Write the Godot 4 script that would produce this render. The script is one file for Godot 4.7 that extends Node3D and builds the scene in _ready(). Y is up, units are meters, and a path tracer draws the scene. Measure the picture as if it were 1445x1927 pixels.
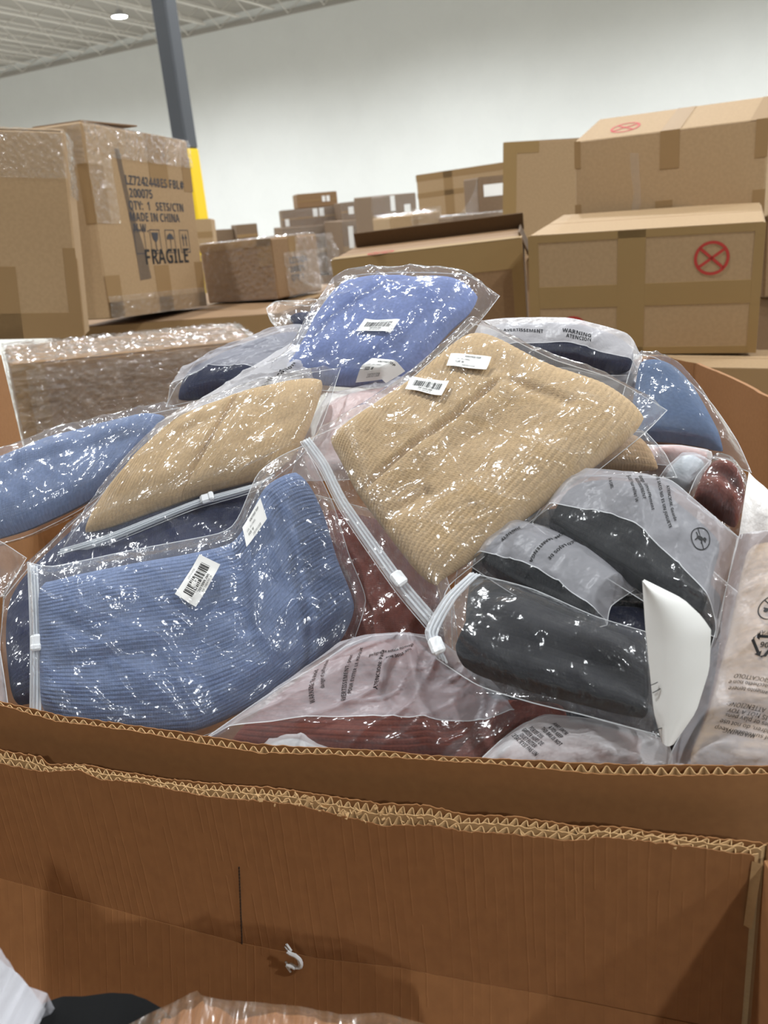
extends Node3D
# A warehouse: two big corrugated bins, the far one heaped with bagged knitwear, stacked cartons and a white hall behind.

func _ready():
	make_camera_and_light()
	make_materials()
	make_hall()
	make_lamps()
	make_bins()
	make_cartons()
	make_bags()
	make_small_things()

# ------------------------------------------------------------------ camera, light, exposure
func make_camera_and_light():
	var cam := Camera3D.new()
	cam.name = "camera"
	var look := CameraAttributesPhysical.new()
	look.frustum_focal_length = 12.0 / (963.5 / 1580.0)      # 24 mm high sensor: the phone's angle of view
	look.exposure_aperture = 7.0
	look.frustum_focus_distance = 0.8
	cam.attributes = look
	cam.fov = rad_to_deg(2.0 * atan(963.5 / 1580.0))
	cam.near = 0.05
	cam.far = 200.0
	cam.basis = Basis(Vector3.RIGHT, -deg_to_rad(19.6)) * Basis(Vector3.BACK, -deg_to_rad(5.2))
	cam.position = Vector3(0, 1.55, 0)
	add_child(cam)
	cam.current = true
	var env := Environment.new()
	env.background_mode = Environment.BG_COLOR
	env.background_color = Color(0, 0, 0)
	env.tonemap_mode = Environment.TONE_MAPPER_LINEAR
	env.tonemap_exposure = EXPOSURE
	env.sdfgi_enabled = true
	env.ssao_enabled = true
	env.ssil_enabled = true
	var we := WorldEnvironment.new()
	we.name = "surroundings"
	we.environment = env
	add_child(we)

const EXPOSURE := 1.76
const LAMP_ENERGY := 34.0
const LAMP_COLOR := Color(0.975, 0.99, 1.0)
const LAMP_Y := 9.6

# ------------------------------------------------------------------ names and nodes
var taken := {}

func numbered(called: String) -> String:
	if not taken.has(called):
		taken[called] = 0
		return called
	taken[called] += 1
	return "%s_%03d" % [called, taken[called]]

func tag(o: Node, label: String, category: String, group := "") -> void:
	o.set_meta("label", label)
	o.set_meta("category", category)
	if group != "":
		o.set_meta("group", group)

func thing(called: String, label: String, category: String, at := Vector3.ZERO, turn := Basis(), group := "") -> Node3D:
	var o := Node3D.new()
	o.name = numbered(called)
	add_child(o)
	o.transform = Transform3D(turn, at)
	tag(o, label, category, group)
	return o

func part(called: String, mesh: Mesh, mat: Material, parent: Node, xf := Transform3D()) -> MeshInstance3D:
	var o := MeshInstance3D.new()
	o.name = called
	o.mesh = mesh
	o.material_override = mat
	o.transform = xf
	parent.add_child(o, true)
	return o

func struct(called: String, mesh: Mesh, mat: Material, at := Transform3D()) -> MeshInstance3D:
	var o := part(called, mesh, mat, self, at)
	o.set_meta("kind", "structure")
	return o

# ------------------------------------------------------------------ mesh building
class MB:
	var v := PackedVector3Array()
	var n := PackedVector3Array()
	var t := PackedVector2Array()
	var ix := PackedInt32Array()

	func tri(a: Vector3, b: Vector3, c: Vector3, nn: Vector3, ua := Vector2.ZERO, ub := Vector2.ZERO, uc := Vector2.ZERO) -> void:
		var k := v.size()
		v.append_array([a, b, c])
		n.append_array([nn, nn, nn])
		t.append_array([ua, ub, uc])
		if (b - a).cross(c - a).dot(nn) > 0:
			ix.append_array([k, k + 2, k + 1])
		else:
			ix.append_array([k, k + 1, k + 2])

	func quad(a: Vector3, b: Vector3, c: Vector3, d: Vector3, out := Vector3.ZERO, uv := Rect2(0, 0, 1, 1)) -> void:
		var nn := (b - a).cross(c - a)
		if nn.length_squared() < 1e-16:
			nn = (c - a).cross(d - a)
		nn = nn.normalized()
		if out != Vector3.ZERO and nn.dot(out) < 0:
			nn = -nn
		var p := uv.position
		var q := uv.end
		tri(a, b, c, nn, p, Vector2(q.x, p.y), q)
		tri(a, c, d, nn, p, q, Vector2(p.x, q.y))

	func box(xf: Transform3D, s: Vector3, c := 0.0) -> void:
		var h := s / 2.0
		c = minf(c, minf(h.x, minf(h.y, h.z)) * 0.9)
		var P := func(sx: int, sy: int, sz: int, f: int) -> Vector3:
			return xf * Vector3(sx * (h.x - (0.0 if f == 0 else c)), sy * (h.y - (0.0 if f == 1 else c)), sz * (h.z - (0.0 if f == 2 else c)))
		var mid := xf.origin
		for f in 3:
			for sg in [-1, 1]:
				var q := []
				for w in [[-1, -1], [1, -1], [1, 1], [-1, 1]]:
					var sv := [sg, w[0], w[1]] if f == 0 else ([w[0], sg, w[1]] if f == 1 else [w[0], w[1], sg])
					q.append(P.call(sv[0], sv[1], sv[2], f))
				quad(q[0], q[1], q[2], q[3], (q[0] + q[2]) / 2.0 - mid)
		if c <= 0.0:
			return
		for f in 3:            # the edges run along axis f
			var g := (f + 1) % 3
			var e := (f + 2) % 3
			for s1 in [-1, 1]:
				for s2 in [-1, 1]:
					var lo := [0, 0, 0]
					lo[f] = -1
					lo[g] = s1
					lo[e] = s2
					var hi := lo.duplicate()
					hi[f] = 1
					var a: Vector3 = P.call(lo[0], lo[1], lo[2], g)
					var b: Vector3 = P.call(hi[0], hi[1], hi[2], g)
					var d: Vector3 = P.call(hi[0], hi[1], hi[2], e)
					var k: Vector3 = P.call(lo[0], lo[1], lo[2], e)
					quad(a, b, d, k, (a + d) / 2.0 - mid)
		for sx in [-1, 1]:
			for sy in [-1, 1]:
				for sz in [-1, 1]:
					var a: Vector3 = P.call(sx, sy, sz, 0)
					var b: Vector3 = P.call(sx, sy, sz, 1)
					var d: Vector3 = P.call(sx, sy, sz, 2)
					var nn := (b - a).cross(d - a).normalized()
					if nn.dot(a - mid) < 0:
						nn = -nn
					tri(a, b, d, nn)

	# a smooth sheet of nu x nv points; the outside is the side of du x dv, or the other one where flip is set
	func grid(p: PackedVector3Array, nu: int, nv: int, uv: PackedVector2Array, flip := false) -> void:
		var k := v.size()
		for j in nv:
			for i in nu:
				var du := p[j * nu + mini(i + 1, nu - 1)] - p[j * nu + maxi(i - 1, 0)]
				var dv := p[mini(j + 1, nv - 1) * nu + i] - p[maxi(j - 1, 0) * nu + i]
				var nn := du.cross(dv)
				nn = nn.normalized() if nn.length_squared() > 1e-20 else Vector3.UP
				n.append(-nn if flip else nn)
		v.append_array(p)
		t.append_array(uv)
		for j in nv - 1:
			for i in nu - 1:
				var a := k + j * nu + i
				var b := a + 1
				var c := a + nu + 1
				var d := a + nu
				if flip:
					ix.append_array([a, b, c, a, c, d])
				else:
					ix.append_array([a, c, b, a, d, c])

	func tube(path: PackedVector3Array, r: float, sides := 6, flat := 1.0) -> void:
		var m := path.size()
		var p := PackedVector3Array()
		var uv := PackedVector2Array()
		var ref := Vector3.UP
		for i in m:
			var d := (path[mini(i + 1, m - 1)] - path[maxi(i - 1, 0)]).normalized()
			if absf(d.dot(ref)) > 0.95:
				ref = Vector3.RIGHT
			var x := d.cross(ref).normalized()
			var y := x.cross(d)
			for s in sides + 1:
				var a := TAU * s / sides
				p.append(path[i] + (x * cos(a) + y * sin(a) * flat) * r)
				uv.append(Vector2(float(s) / sides, float(i) / m))
		grid(p, sides + 1, m, uv, true)

	func lathe(prof: PackedVector2Array, sides: int, xf := Transform3D()) -> void:
		var p := PackedVector3Array()
		var uv := PackedVector2Array()
		for q in prof:
			for s in sides + 1:
				var a := TAU * s / sides
				p.append(xf * Vector3(cos(a) * q.x, q.y, sin(a) * q.x))
				uv.append(Vector2(float(s) / sides, q.y))
		grid(p, sides + 1, prof.size(), uv, false)

	func done() -> ArrayMesh:
		var a := []
		a.resize(Mesh.ARRAY_MAX)
		a[Mesh.ARRAY_VERTEX] = v
		a[Mesh.ARRAY_NORMAL] = n
		a[Mesh.ARRAY_TEX_UV] = t
		a[Mesh.ARRAY_TEX_UV2] = t
		a[Mesh.ARRAY_INDEX] = ix
		var m := ArrayMesh.new()
		m.add_surface_from_arrays(Mesh.PRIMITIVE_TRIANGLES, a)
		return m

func box_mesh(s: Vector3, c := 0.004, xf := Transform3D()) -> ArrayMesh:
	var b := MB.new()
	b.box(xf, s, c)
	return b.done()

func V3(a: Array) -> PackedVector3Array:
	var p := PackedVector3Array()
	for i in range(0, a.size(), 3):
		p.append(Vector3(a[i], a[i + 1], a[i + 2]))
	return p

# lettering as flat triangles in metres: x to the right, y up, the middle of the line at the origin
var letter_font: Font
var letter_cache := {}

func letters(text: String, high: float, bold := true) -> PackedVector2Array:
	var key := text + ("b" if bold else "")
	if not letter_cache.has(key):
		var f := SystemFont.new()
		f.font_names = PackedStringArray(["Droid Sans"])
		f.font_weight = 700 if bold else 400
		var tm := TextMesh.new()
		tm.text = text
		tm.font = f
		tm.font_size = 32
		tm.pixel_size = 1.0 / 32.0
		tm.depth = 0.0
		tm.curve_step = 3.0
		var out := PackedVector2Array()
		for s in tm.get_surface_count():
			var arr := tm.surface_get_arrays(s)
			var vv: PackedVector3Array = arr[Mesh.ARRAY_VERTEX]
			var id: PackedInt32Array = arr[Mesh.ARRAY_INDEX]
			for k in range(0, id.size(), 3):
				if arr[Mesh.ARRAY_NORMAL][id[k]].z > 0.5:
					for c in 3:
						out.append(Vector2(vv[id[k + c]].x, vv[id[k + c]].y))
		letter_cache[key] = out
	var p := PackedVector2Array()
	for q in letter_cache[key]:
		p.append(q * high)
	return p

func rect2(x: float, y: float, w: float, h: float) -> PackedVector2Array:
	return PackedVector2Array([Vector2(x, y), Vector2(x + w, y), Vector2(x + w, y + h), Vector2(x, y), Vector2(x + w, y + h), Vector2(x, y + h)])

func moved(p: PackedVector2Array, by: Vector2, turn := 0.0, k := 1.0) -> PackedVector2Array:
	var o := PackedVector2Array()
	for q in p:
		o.append((q * k).rotated(turn) + by)
	return o

func ring2(r: float, w: float, sides := 36) -> PackedVector2Array:
	var o := PackedVector2Array()
	for i in sides:
		var a := Vector2.from_angle(TAU * i / sides)
		var b := Vector2.from_angle(TAU * (i + 1) / sides)
		o.append_array([a * (r - w), a * r, b * r, a * (r - w), b * r, b * (r - w)])
	return o

func poly2(p: PackedVector2Array) -> PackedVector2Array:
	var o := PackedVector2Array()
	for k in Geometry2D.triangulate_polygon(p):
		o.append(p[k])
	return o

func disc2(c: Vector2, rx: float, ry: float, turn := 0.0) -> PackedVector2Array:
	var p := PackedVector2Array()
	for i in 14:
		p.append(Vector2(cos(TAU * i / 14) * rx, sin(TAU * i / 14) * ry).rotated(turn) + c)
	return poly2(p)

func bars2(w: float, h: float, seed_: int) -> PackedVector2Array:      # a barcode
	var r := RandomNumberGenerator.new()
	r.seed = seed_
	var o := PackedVector2Array()
	var x := -w / 2
	while x < w / 2:
		var b := w / 95.0 * r.randi_range(1, 3)
		o.append_array(rect2(x, -h / 2, minf(b, w / 2 - x), h))
		x += b + w / 95.0 * r.randi_range(1, 3)
	return o

func crossed_ring2(r: float) -> PackedVector2Array:
	var o := ring2(r, r * 0.17)
	for a in [0.62, -0.72]:
		o.append_array(moved(rect2(-r * 0.9, -r * 0.085, r * 1.8, r * 0.17), Vector2.ZERO, a))
	return o

func no_infant2(r: float) -> PackedVector2Array:       # crawling infant struck through in a ring
	var o := ring2(r, r * 0.09)
	o.append_array(moved(rect2(-r * 0.97, -r * 0.045, r * 1.94, r * 0.09), Vector2.ZERO, -0.75))
	o.append_array(disc2(Vector2(-r * 0.05, r * 0.02), r * 0.34, r * 0.17, 0.25))
	o.append_array(disc2(Vector2(r * 0.40, r * 0.20), r * 0.17, r * 0.16))
	for l in [[-0.25, -0.12, -1.9], [0.16, -0.02, -1.2], [-0.34, 0.05, 2.6], [0.25, 0.10, -0.3]]:
		o.append_array(moved(rect2(0, -r * 0.06, r * 0.36, r * 0.12), Vector2(l[0], l[1]) * r, l[2]))
	return o

func recycle2(r: float) -> PackedVector2Array:
	var o := PackedVector2Array()
	for k in 3:
		var a := PI / 2 + TAU * k / 3
		var p := Vector2.from_angle(a) * r
		var q := Vector2.from_angle(a + TAU / 3) * r
		var d := (q - p).normalized()
		var m := Vector2(-d.y, d.x)
		var w := r * 0.09
		var s := p + d * r * 0.28
		var e := q - d * r * 0.55
		o.append_array([s + m * w, s - m * w, e - m * w, s + m * w, e - m * w, e + m * w])
		o.append_array([e + m * w * 2.6, e - m * w * 2.6, e + d * r * 0.3])
		var s2 := p + (Vector2.from_angle(a - TAU / 3) * r - p).normalized() * r * 0.26
		o.append_array([s + m * w, s - m * w, s2, s + m * w, s2, p * 0.86])
	return o

# ------------------------------------------------------------------ materials
var M := {}

func noise_tex(size: int, freq: float, lo: Color, hi: Color, seed_: int, kind := FastNoiseLite.TYPE_SIMPLEX, octaves := 4, normal := 0.0) -> NoiseTexture2D:
	var f := FastNoiseLite.new()
	f.seed = seed_
	f.noise_type = kind
	f.frequency = freq
	f.fractal_octaves = octaves
	var t := NoiseTexture2D.new()
	t.width = size
	t.height = size
	t.seamless = true
	t.noise = f
	if normal > 0.0:
		t.as_normal_map = true
		t.bump_strength = normal
	else:
		var g := Gradient.new()
		g.set_color(0, lo)
		g.set_color(1, hi)
		t.color_ramp = g
	return t

func plain(called: String, c: Color, rough: float, metal := 0.0) -> StandardMaterial3D:
	var m := StandardMaterial3D.new()
	m.resource_name = called
	m.albedo_color = c
	m.roughness = rough
	m.metallic = metal
	M[called] = m
	return m

func board(called: String, c: Color, tex: Texture2D, relief: Texture2D, scale: float) -> void:
	var m := plain(called, c, 0.78)
	m.albedo_texture = tex
	m.uv1_triplanar = true
	m.uv1_scale = Vector3.ONE * scale
	m.heightmap_enabled = true
	m.heightmap_texture = relief
	m.heightmap_scale = 0.015

func film(called: String, c: Color, a: float, rough: float, bumps: Texture2D, bump: float, per_metre: float) -> StandardMaterial3D:
	var m := plain(called, Color(c, a), rough)
	m.transparency = BaseMaterial3D.TRANSPARENCY_ALPHA
	m.cull_mode = BaseMaterial3D.CULL_DISABLED
	m.normal_enabled = bump > 0.0
	if bump > 0.0:
		m.normal_texture = bumps
		m.normal_scale = bump
	m.uv1_scale = Vector3.ONE * per_metre
	return m

func knit(called: String, c: Color, fleck: Texture2D, stitch: Texture2D) -> void:
	var m := plain(called, c, 0.92)
	m.detail_enabled = true
	m.detail_albedo = fleck
	m.detail_blend_mode = BaseMaterial3D.BLEND_MODE_MUL
	m.detail_uv_layer = BaseMaterial3D.DETAIL_UV_2
	m.uv1_scale = Vector3(1.0 / 0.0048, 1.0 / 0.0048, 1)
	m.uv2_scale = Vector3(9, 9, 1)
	m.heightmap_enabled = true
	m.heightmap_texture = stitch
	m.heightmap_scale = 0.035
	m.rim_enabled = true
	m.rim = 0.25
	m.rim_tint = 0.6
	m.metallic_specular = 0.25

func stitch_image(n: int) -> ImageTexture:      # one rib of knitting: two slanted legs to each stitch, two stitches high
	var im := Image.create(n, n, false, Image.FORMAT_L8)
	for y in n:
		for x in n:
			var u := float(x) / n
			var v := float(y) / n * 2.0
			var leg := absf(u - 0.5) * 2.0
			var row := v + leg * 0.3
			var s := 0.5 + 0.5 * cos(TAU * row)
			var h := pow(sin(PI * u), 0.6) * (0.55 + 0.45 * s) * (1.0 - 0.35 * exp(-pow((u - 0.5) / 0.07, 2.0)))
			im.set_pixel(x, y, Color(h, h, h))
	return ImageTexture.create_from_image(im)

func flute_image(n: int) -> ImageTexture:       # the liner of a worn wall: buckled lines at the flute spacing, each of its own length
	var r := RandomNumberGenerator.new()
	r.seed = 77
	var a := PackedFloat32Array()
	a.resize(n * n)
	a.fill(0.75)
	for k in 64:
		var x0 := int((k + 0.5) * n / 64.0) + r.randi_range(-1, 1)
		for piece in 5:
			var y0 := r.randi_range(0, n)
			var len := r.randi_range(n / 16, n / 3)
			var deep := r.randf_range(0.05, 0.55)
			for y in range(y0, mini(y0 + len, n)):
				var xx := clampi(x0 + int(1.5 * sin(y * 0.02 + k)), 1, n - 2)
				a[y * n + xx] = minf(a[y * n + xx], 0.75 - deep)
				a[y * n + xx + 1] = minf(a[y * n + xx + 1], 0.75 - deep * 0.6)
				a[y * n + xx - 1] = minf(a[y * n + xx - 1], 0.75 - deep * 0.5)
	var im := Image.create(n, n, false, Image.FORMAT_L8)
	for y in n:
		for x in n:
			var h := a[y * n + x] + 0.05 * cos(TAU * x * 64.0 / n) + r.randf_range(-0.02, 0.02)
			im.set_pixel(x, y, Color(h, h, h))
	return ImageTexture.create_from_image(im)

func make_materials():
	var kraft := noise_tex(512, 0.05, Color(0.94, 0.935, 0.93), Color(1, 1, 1), 3, FastNoiseLite.TYPE_SIMPLEX, 5)
	var kraft_rough := noise_tex(256, 0.08, Color(0.2, 0.2, 0.2), Color(1, 1, 1), 4)
	board("carton_tan", Color(0.66, 0.55, 0.41), kraft, kraft_rough, 2.2)
	board("carton_brown", Color(0.55, 0.43, 0.30), kraft, kraft_rough, 2.0)
	board("carton_dark", Color(0.49, 0.40, 0.31), kraft, kraft_rough, 1.6)
	board("carton_inside", Color(0.38, 0.29, 0.19), kraft, kraft_rough, 2.0)
	board("bin_board", Color(0.60, 0.42, 0.25), kraft, kraft_rough, 3.3)
	board("bin_fluting", Color(0.74, 0.60, 0.42), kraft, kraft_rough, 9.0)
	var worn := plain("bin_worn", Color(0.60, 0.41, 0.24), 0.8)
	worn.albedo_texture = kraft
	worn.uv1_scale = Vector3(1.7, 1.7, 1)
	worn.heightmap_enabled = true
	worn.heightmap_texture = flute_image(1024)
	worn.heightmap_scale = 0.032
	plain("tape", Color(0.57, 0.46, 0.32), 0.6).metallic_specular = 0.3
	plain("tape_olive", Color(0.585, 0.48, 0.32), 0.6).metallic_specular = 0.3
	plain("print_black", Color(0.09, 0.09, 0.10), 0.7)
	plain("print_grey", Color(0.24, 0.24, 0.26), 0.7)
	plain("print_red", Color(0.68, 0.20, 0.17), 0.7)
	plain("dirt_smear", Color(0.30, 0.29, 0.30, 0.45), 0.9).transparency = BaseMaterial3D.TRANSPARENCY_ALPHA
	plain("scuff_white", Color(0.80, 0.77, 0.74, 0.14), 0.9).transparency = BaseMaterial3D.TRANSPARENCY_ALPHA
	plain("print_cut", Color(0.20, 0.13, 0.07), 0.9)
	plain("paper_white", Color(0.90, 0.90, 0.89), 0.65)
	plain("label_white", Color(0.93, 0.93, 0.92), 0.55)
	plain("plastic_white", Color(0.90, 0.91, 0.92), 0.35)
	var wall := plain("wall_paint", Color(0.91, 0.915, 0.905), 0.75)
	wall.albedo_texture = noise_tex(512, 0.006, Color(0.985, 0.985, 0.985), Color(1, 1, 1), 8)
	wall.uv1_triplanar = true
	wall.uv1_scale = Vector3.ONE * 0.12
	plain("deck_paint", Color(0.66, 0.64, 0.61), 0.7)
	plain("joist_paint", Color(0.86, 0.84, 0.81), 0.55)
	plain("concrete", Color(0.68, 0.67, 0.64), 0.6)
	plain("column_grey", Color(0.27, 0.28, 0.30), 0.45)
	plain("column_yellow", Color(0.87, 0.73, 0.06), 0.45)
	plain("lamp_case", Color(0.75, 0.75, 0.76), 0.4)
	var glow := plain("lamp_glow", Color(1, 1, 1), 0.5)
	glow.emission_enabled = true
	glow.emission = LAMP_COLOR
	glow.emission_energy_multiplier = 6.0
	# plastic film and wool
	var crinkle := noise_tex(512, 0.016, Color.BLACK, Color.WHITE, 21, FastNoiseLite.TYPE_SIMPLEX, 4, 14.0)
	var crackle := noise_tex(512, 0.03, Color.BLACK, Color.WHITE, 22, FastNoiseLite.TYPE_CELLULAR, 2, 10.0)
	film("film_clear", Color(0.93, 0.95, 0.98), 0.04, 0.16, crinkle, 0.22, 4.0)
	film("film_wrap", Color(0.93, 0.93, 0.93), 0.07, 0.13, crackle, 0.7, 2.2)
	film("film_frosted", Color(0.90, 0.90, 0.93), 0.30, 0.36, crinkle, 0.22, 5.0)
	film("film_milky", Color(0.93, 0.92, 0.93), 0.45, 0.38, crinkle, 0.22, 5.0)
	film("film_white", Color(0.93, 0.92, 0.91), 0.85, 0.4, crinkle, 0.25, 5.0)
	film("film_brown", Color(0.52, 0.44, 0.36), 0.22, 0.2, crinkle, 0.4, 5.0)
	film("film_edge", Color(0.93, 0.94, 0.95), 0.40, 0.3, crinkle, 0.0, 5.0)
	film("zip_plastic", Color(0.88, 0.90, 0.92), 0.45, 0.3, crinkle, 0.0, 5.0)
	var fleck := noise_tex(256, 0.08, Color(0.88, 0.88, 0.88), Color(1, 1, 1), 31)
	var stitch := stitch_image(64)
	knit("knit_blue", Color(0.42, 0.48, 0.61), fleck, stitch)
	knit("knit_beige", Color(0.765, 0.655, 0.50), fleck, stitch)
	knit("knit_tan", Color(0.72, 0.60, 0.46), fleck, stitch)
	knit("knit_charcoal", Color(0.11, 0.115, 0.125), fleck, stitch)
	knit("knit_black", Color(0.09, 0.09, 0.11), fleck, stitch)
	knit("knit_navy", Color(0.16, 0.18, 0.29), fleck, stitch)
	knit("knit_rust", Color(0.45, 0.23, 0.18), fleck, stitch)
	knit("knit_pale", Color(0.72, 0.76, 0.78), fleck, stitch)
	knit("fleece_blue", Color(0.54, 0.61, 0.83), fleck, noise_tex(256, 0.12, Color(0.2, 0.2, 0.2), Color(1, 1, 1), 33))
	knit("fleece_blue_grey", Color(0.42, 0.51, 0.66), fleck, M.fleece_blue.heightmap_texture)
	knit("knit_salmon", Color(0.78, 0.52, 0.46), fleck, stitch)
	knit("knit_tan_dark", Color(0.62, 0.42, 0.27), fleck, stitch)
	knit("cloth_black", Color(0.05, 0.055, 0.06), fleck, noise_tex(256, 0.12, Color(0.2, 0.2, 0.2), Color(1, 1, 1), 34))
	knit("cloth_white", Color(0.80, 0.80, 0.82), fleck, noise_tex(256, 0.12, Color(0.2, 0.2, 0.2), Color(1, 1, 1), 35))

# ------------------------------------------------------------------ the hall
const HALL := Vector3(-3.89, 0, -44.71)        # a foot point of the far wall
const HALL_TURN := -0.4902                     # its direction about the vertical
const ROOF_Y := 10.55

func hall_basis() -> Basis:
	return Basis(Vector3.UP, HALL_TURN)

func make_hall():
	var hb := hall_basis()
	var xf := func(p: Vector3) -> Transform3D: return Transform3D(hb, HALL + hb * p)
	struct("floor", box_mesh(Vector3(112, 0.3, 84), 0.0), M.concrete, xf.call(Vector3(0, -0.15, 40)))
	struct("wall_back", box_mesh(Vector3(112, 11.2, 0.3), 0.0), M.wall_paint, xf.call(Vector3(0, 5.5, -0.15)))
	struct("wall_front", box_mesh(Vector3(112, 11.2, 0.3), 0.0), M.wall_paint, xf.call(Vector3(0, 5.5, 81)))
	struct("wall_left", box_mesh(Vector3(0.3, 11.2, 82), 0.0), M.wall_paint, xf.call(Vector3(-55, 5.5, 40)))
	struct("wall_right", box_mesh(Vector3(0.3, 11.2, 82), 0.0), M.wall_paint, xf.call(Vector3(55, 5.5, 40)))
	# roof deck with its ribs, and the open web joists that carry it: they run square to the far wall
	var deck := struct("ceiling", box_mesh(Vector3(112, 0.25, 84), 0.0), M.deck_paint, xf.call(Vector3(0, ROOF_Y + 0.125 + 0.35, 40)))
	var inv := deck.transform.affine_inverse()
	var ledger := MB.new()
	ledger.box(Transform3D(Basis(), Vector3(0, ROOF_Y - 0.1, 0.05)), Vector3(110, 0.2, 0.1), 0.0)
	part("ledger", ledger.done(), M.deck_paint, deck, inv * xf.call(Vector3.ZERO))
	var joist := MB.new()
	var span := 26.0
	joist.box(Transform3D(Basis(), Vector3(0, 0.02, span / 2)), Vector3(0.13, 0.07, span), 0.0)
	joist.box(Transform3D(Basis(), Vector3(0, -0.72, span / 2 + 1.2)), Vector3(0.13, 0.07, span - 2.4), 0.0)
	var bay := 1.25
	var k := 0
	while k * bay < span - 1.0:
		var za := k * bay
		var zb := za + bay
		var ya := 0.0 if k % 2 == 0 else -0.72
		var yb := -0.72 if k % 2 == 0 else 0.0
		joist.tube(PackedVector3Array([Vector3(0, ya, za), Vector3(0, yb, zb)]), 0.025, 5)
		k += 1
	var jm := joist.done()
	for i in 22:
		part("joist", jm, M.joist_paint, deck, inv * xf.call(Vector3(-27.0 + i * 1.85, ROOF_Y + 0.3, 0.1)))
	var girder := MB.new()
	for y in [0.3, -0.75]:
		girder.box(Transform3D(Basis(), Vector3(0, ROOF_Y + y, 26.4)), Vector3(108, 0.16, 0.2), 0.0)
	part("girder", girder.done(), M.joist_paint, deck, inv * xf.call(Vector3.ZERO))
	# steel column, painted yellow below
	var col := thing("steel_column", "dark grey square steel column with a yellow painted base behind the cartons", "column", COLUMN, hb)
	part("shaft", box_mesh(Vector3(0.24, ROOF_Y + 0.3 - COLUMN_YELLOW, 0.24), 0.02, Transform3D(Basis(), Vector3(0, (ROOF_Y + 0.3 + COLUMN_YELLOW) / 2, 0))), M.column_grey, col)
	part("painted_base", box_mesh(Vector3(0.246, COLUMN_YELLOW - 0.015, 0.246), 0.02, Transform3D(Basis(), Vector3(0, COLUMN_YELLOW / 2 + 0.0075, 0))), M.column_yellow, col)
	part("base_plate", box_mesh(Vector3(0.42, 0.015, 0.42), 0.003, Transform3D(Basis(), Vector3(0, 0.0075, 0))), M.column_grey, col)

func make_lamps():
	var hb := hall_basis()
	for i in LAMPS_ALONG.size():
		for z in LAMPS_OUT:
			if (z > 40.0 and not i in [4, 7]) or (z > 20.0 and i < 2):        # lamps behind the viewer and far off to the left are mostly switched off
				continue
			var p: Vector3 = HALL + hb * Vector3(LAMPS_ALONG[i], LAMP_Y, z)
			var seen: bool = i == LAMP_SEEN and z == LAMPS_OUT[0]
			var o := thing("high_bay_light", "round white high bay lamp glowing under the roof joists, left of the column" if seen else "round white high bay lamp of the rows out of sight over the bins", "lamp", p, hb, "high bay lamps under the roof")
			var c := MB.new()
			c.lathe(PackedVector2Array([Vector2(0.0, 0.22), Vector2(0.12, 0.22), Vector2(0.16, 0.12), Vector2(0.30, 0.05), Vector2(0.32, 0.0), Vector2(0.30, 0.0)]), 20)
			part("housing", c.done(), M.lamp_case, o)
			var g := MB.new()
			g.lathe(PackedVector2Array([Vector2(0.30, 0.0), Vector2(0.28, -0.02), Vector2(0.0, -0.03)]), 20)
			part("lens", g.done(), M.lamp_glow, o)
			var h := MB.new()
			h.tube(PackedVector3Array([Vector3(0, 0.22, 0), Vector3(0, ROOF_Y - LAMP_Y + 0.3, 0)]), 0.012)
			part("hanger", h.done(), M.lamp_case, o)
			var l := SpotLight3D.new()
			l.name = "lamp_light"
			l.light_color = LAMP_COLOR
			l.light_energy = LAMP_ENERGY
			l.light_size = 0.2
			l.spot_range = 150.0
			l.spot_attenuation = 2.0
			l.spot_angle = 86.0
			l.spot_angle_attenuation = 0.7
			l.rotation = Vector3(-PI / 2, 0, 0)
			l.shadow_enabled = true
			l.position = Vector3(0, -0.24, 0)
			o.add_child(l)

# ------------------------------------------------------------------ corrugated bins
func resampled(p: PackedVector3Array, step: float) -> PackedVector3Array:
	var out := PackedVector3Array([p[0]])
	for i in p.size() - 1:
		var n := maxi(1, int(round(p[i].distance_to(p[i + 1]) / step)))
		for k in range(1, n + 1):
			out.append(p[i].lerp(p[i + 1], float(k) / n))
	return out

# one sheet of paper board standing under its upper edge: outer and inner face, and the edge itself
func liner(top: PackedVector3Array, away: Vector3, th: float, bottom: float, ragged: float, seed_: int, bend := PackedVector3Array()) -> ArrayMesh:
	var b := MB.new()
	var fn := FastNoiseLite.new()
	fn.seed = seed_
	fn.frequency = 1.0
	var m := top.size()
	var edge := [PackedVector3Array(), PackedVector3Array()]
	for side in 2:
		for i in m:
			var q := top[i] + away * (th * side)
			q.y += ragged * (fn.get_noise_2d(i * 0.31, 3.0) + 0.5 * fn.get_noise_2d(i * 1.1, 9.0))
			edge[side].append(q)
		# the sheet in one piece, or in two that meet in a sharp crease, the lower one leaning out a little
		for piece in (2 if bend.size() else 1):
			var p := PackedVector3Array()
			var uv := PackedVector2Array()
			for r in 3:
				for i in m:
					var q: Vector3 = edge[side][i]
					if bend.size() and piece == 0:
						q.y = lerpf(q.y, bend[i].y, [0.0, 0.3, 1.0][r])
					elif bend.size():
						q.y = lerpf(bend[i].y + 0.0004, bottom, [0.0, 0.15, 1.0][r])
						q -= away * (0.0007 + (bend[i].y - q.y) * 0.28)
					else:
						q.y = lerpf(q.y, bottom, [0.0, 0.12, 1.0][r])
					p.append(q)
					uv.append(Vector2(i * 0.003, q.y))
			b.grid(p, m, 3, uv, side == 1)
			if piece == 1 and side == 0:
				for i in m - 1:
					b.quad(p[i], p[i + 1], p[i + 1] + away * 0.0008, p[i] + away * 0.0008, Vector3.UP)
	for i in m - 1:
		b.quad(edge[0][i], edge[0][i + 1], edge[1][i + 1], edge[1][i], Vector3.UP)
	return b.done()

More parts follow.
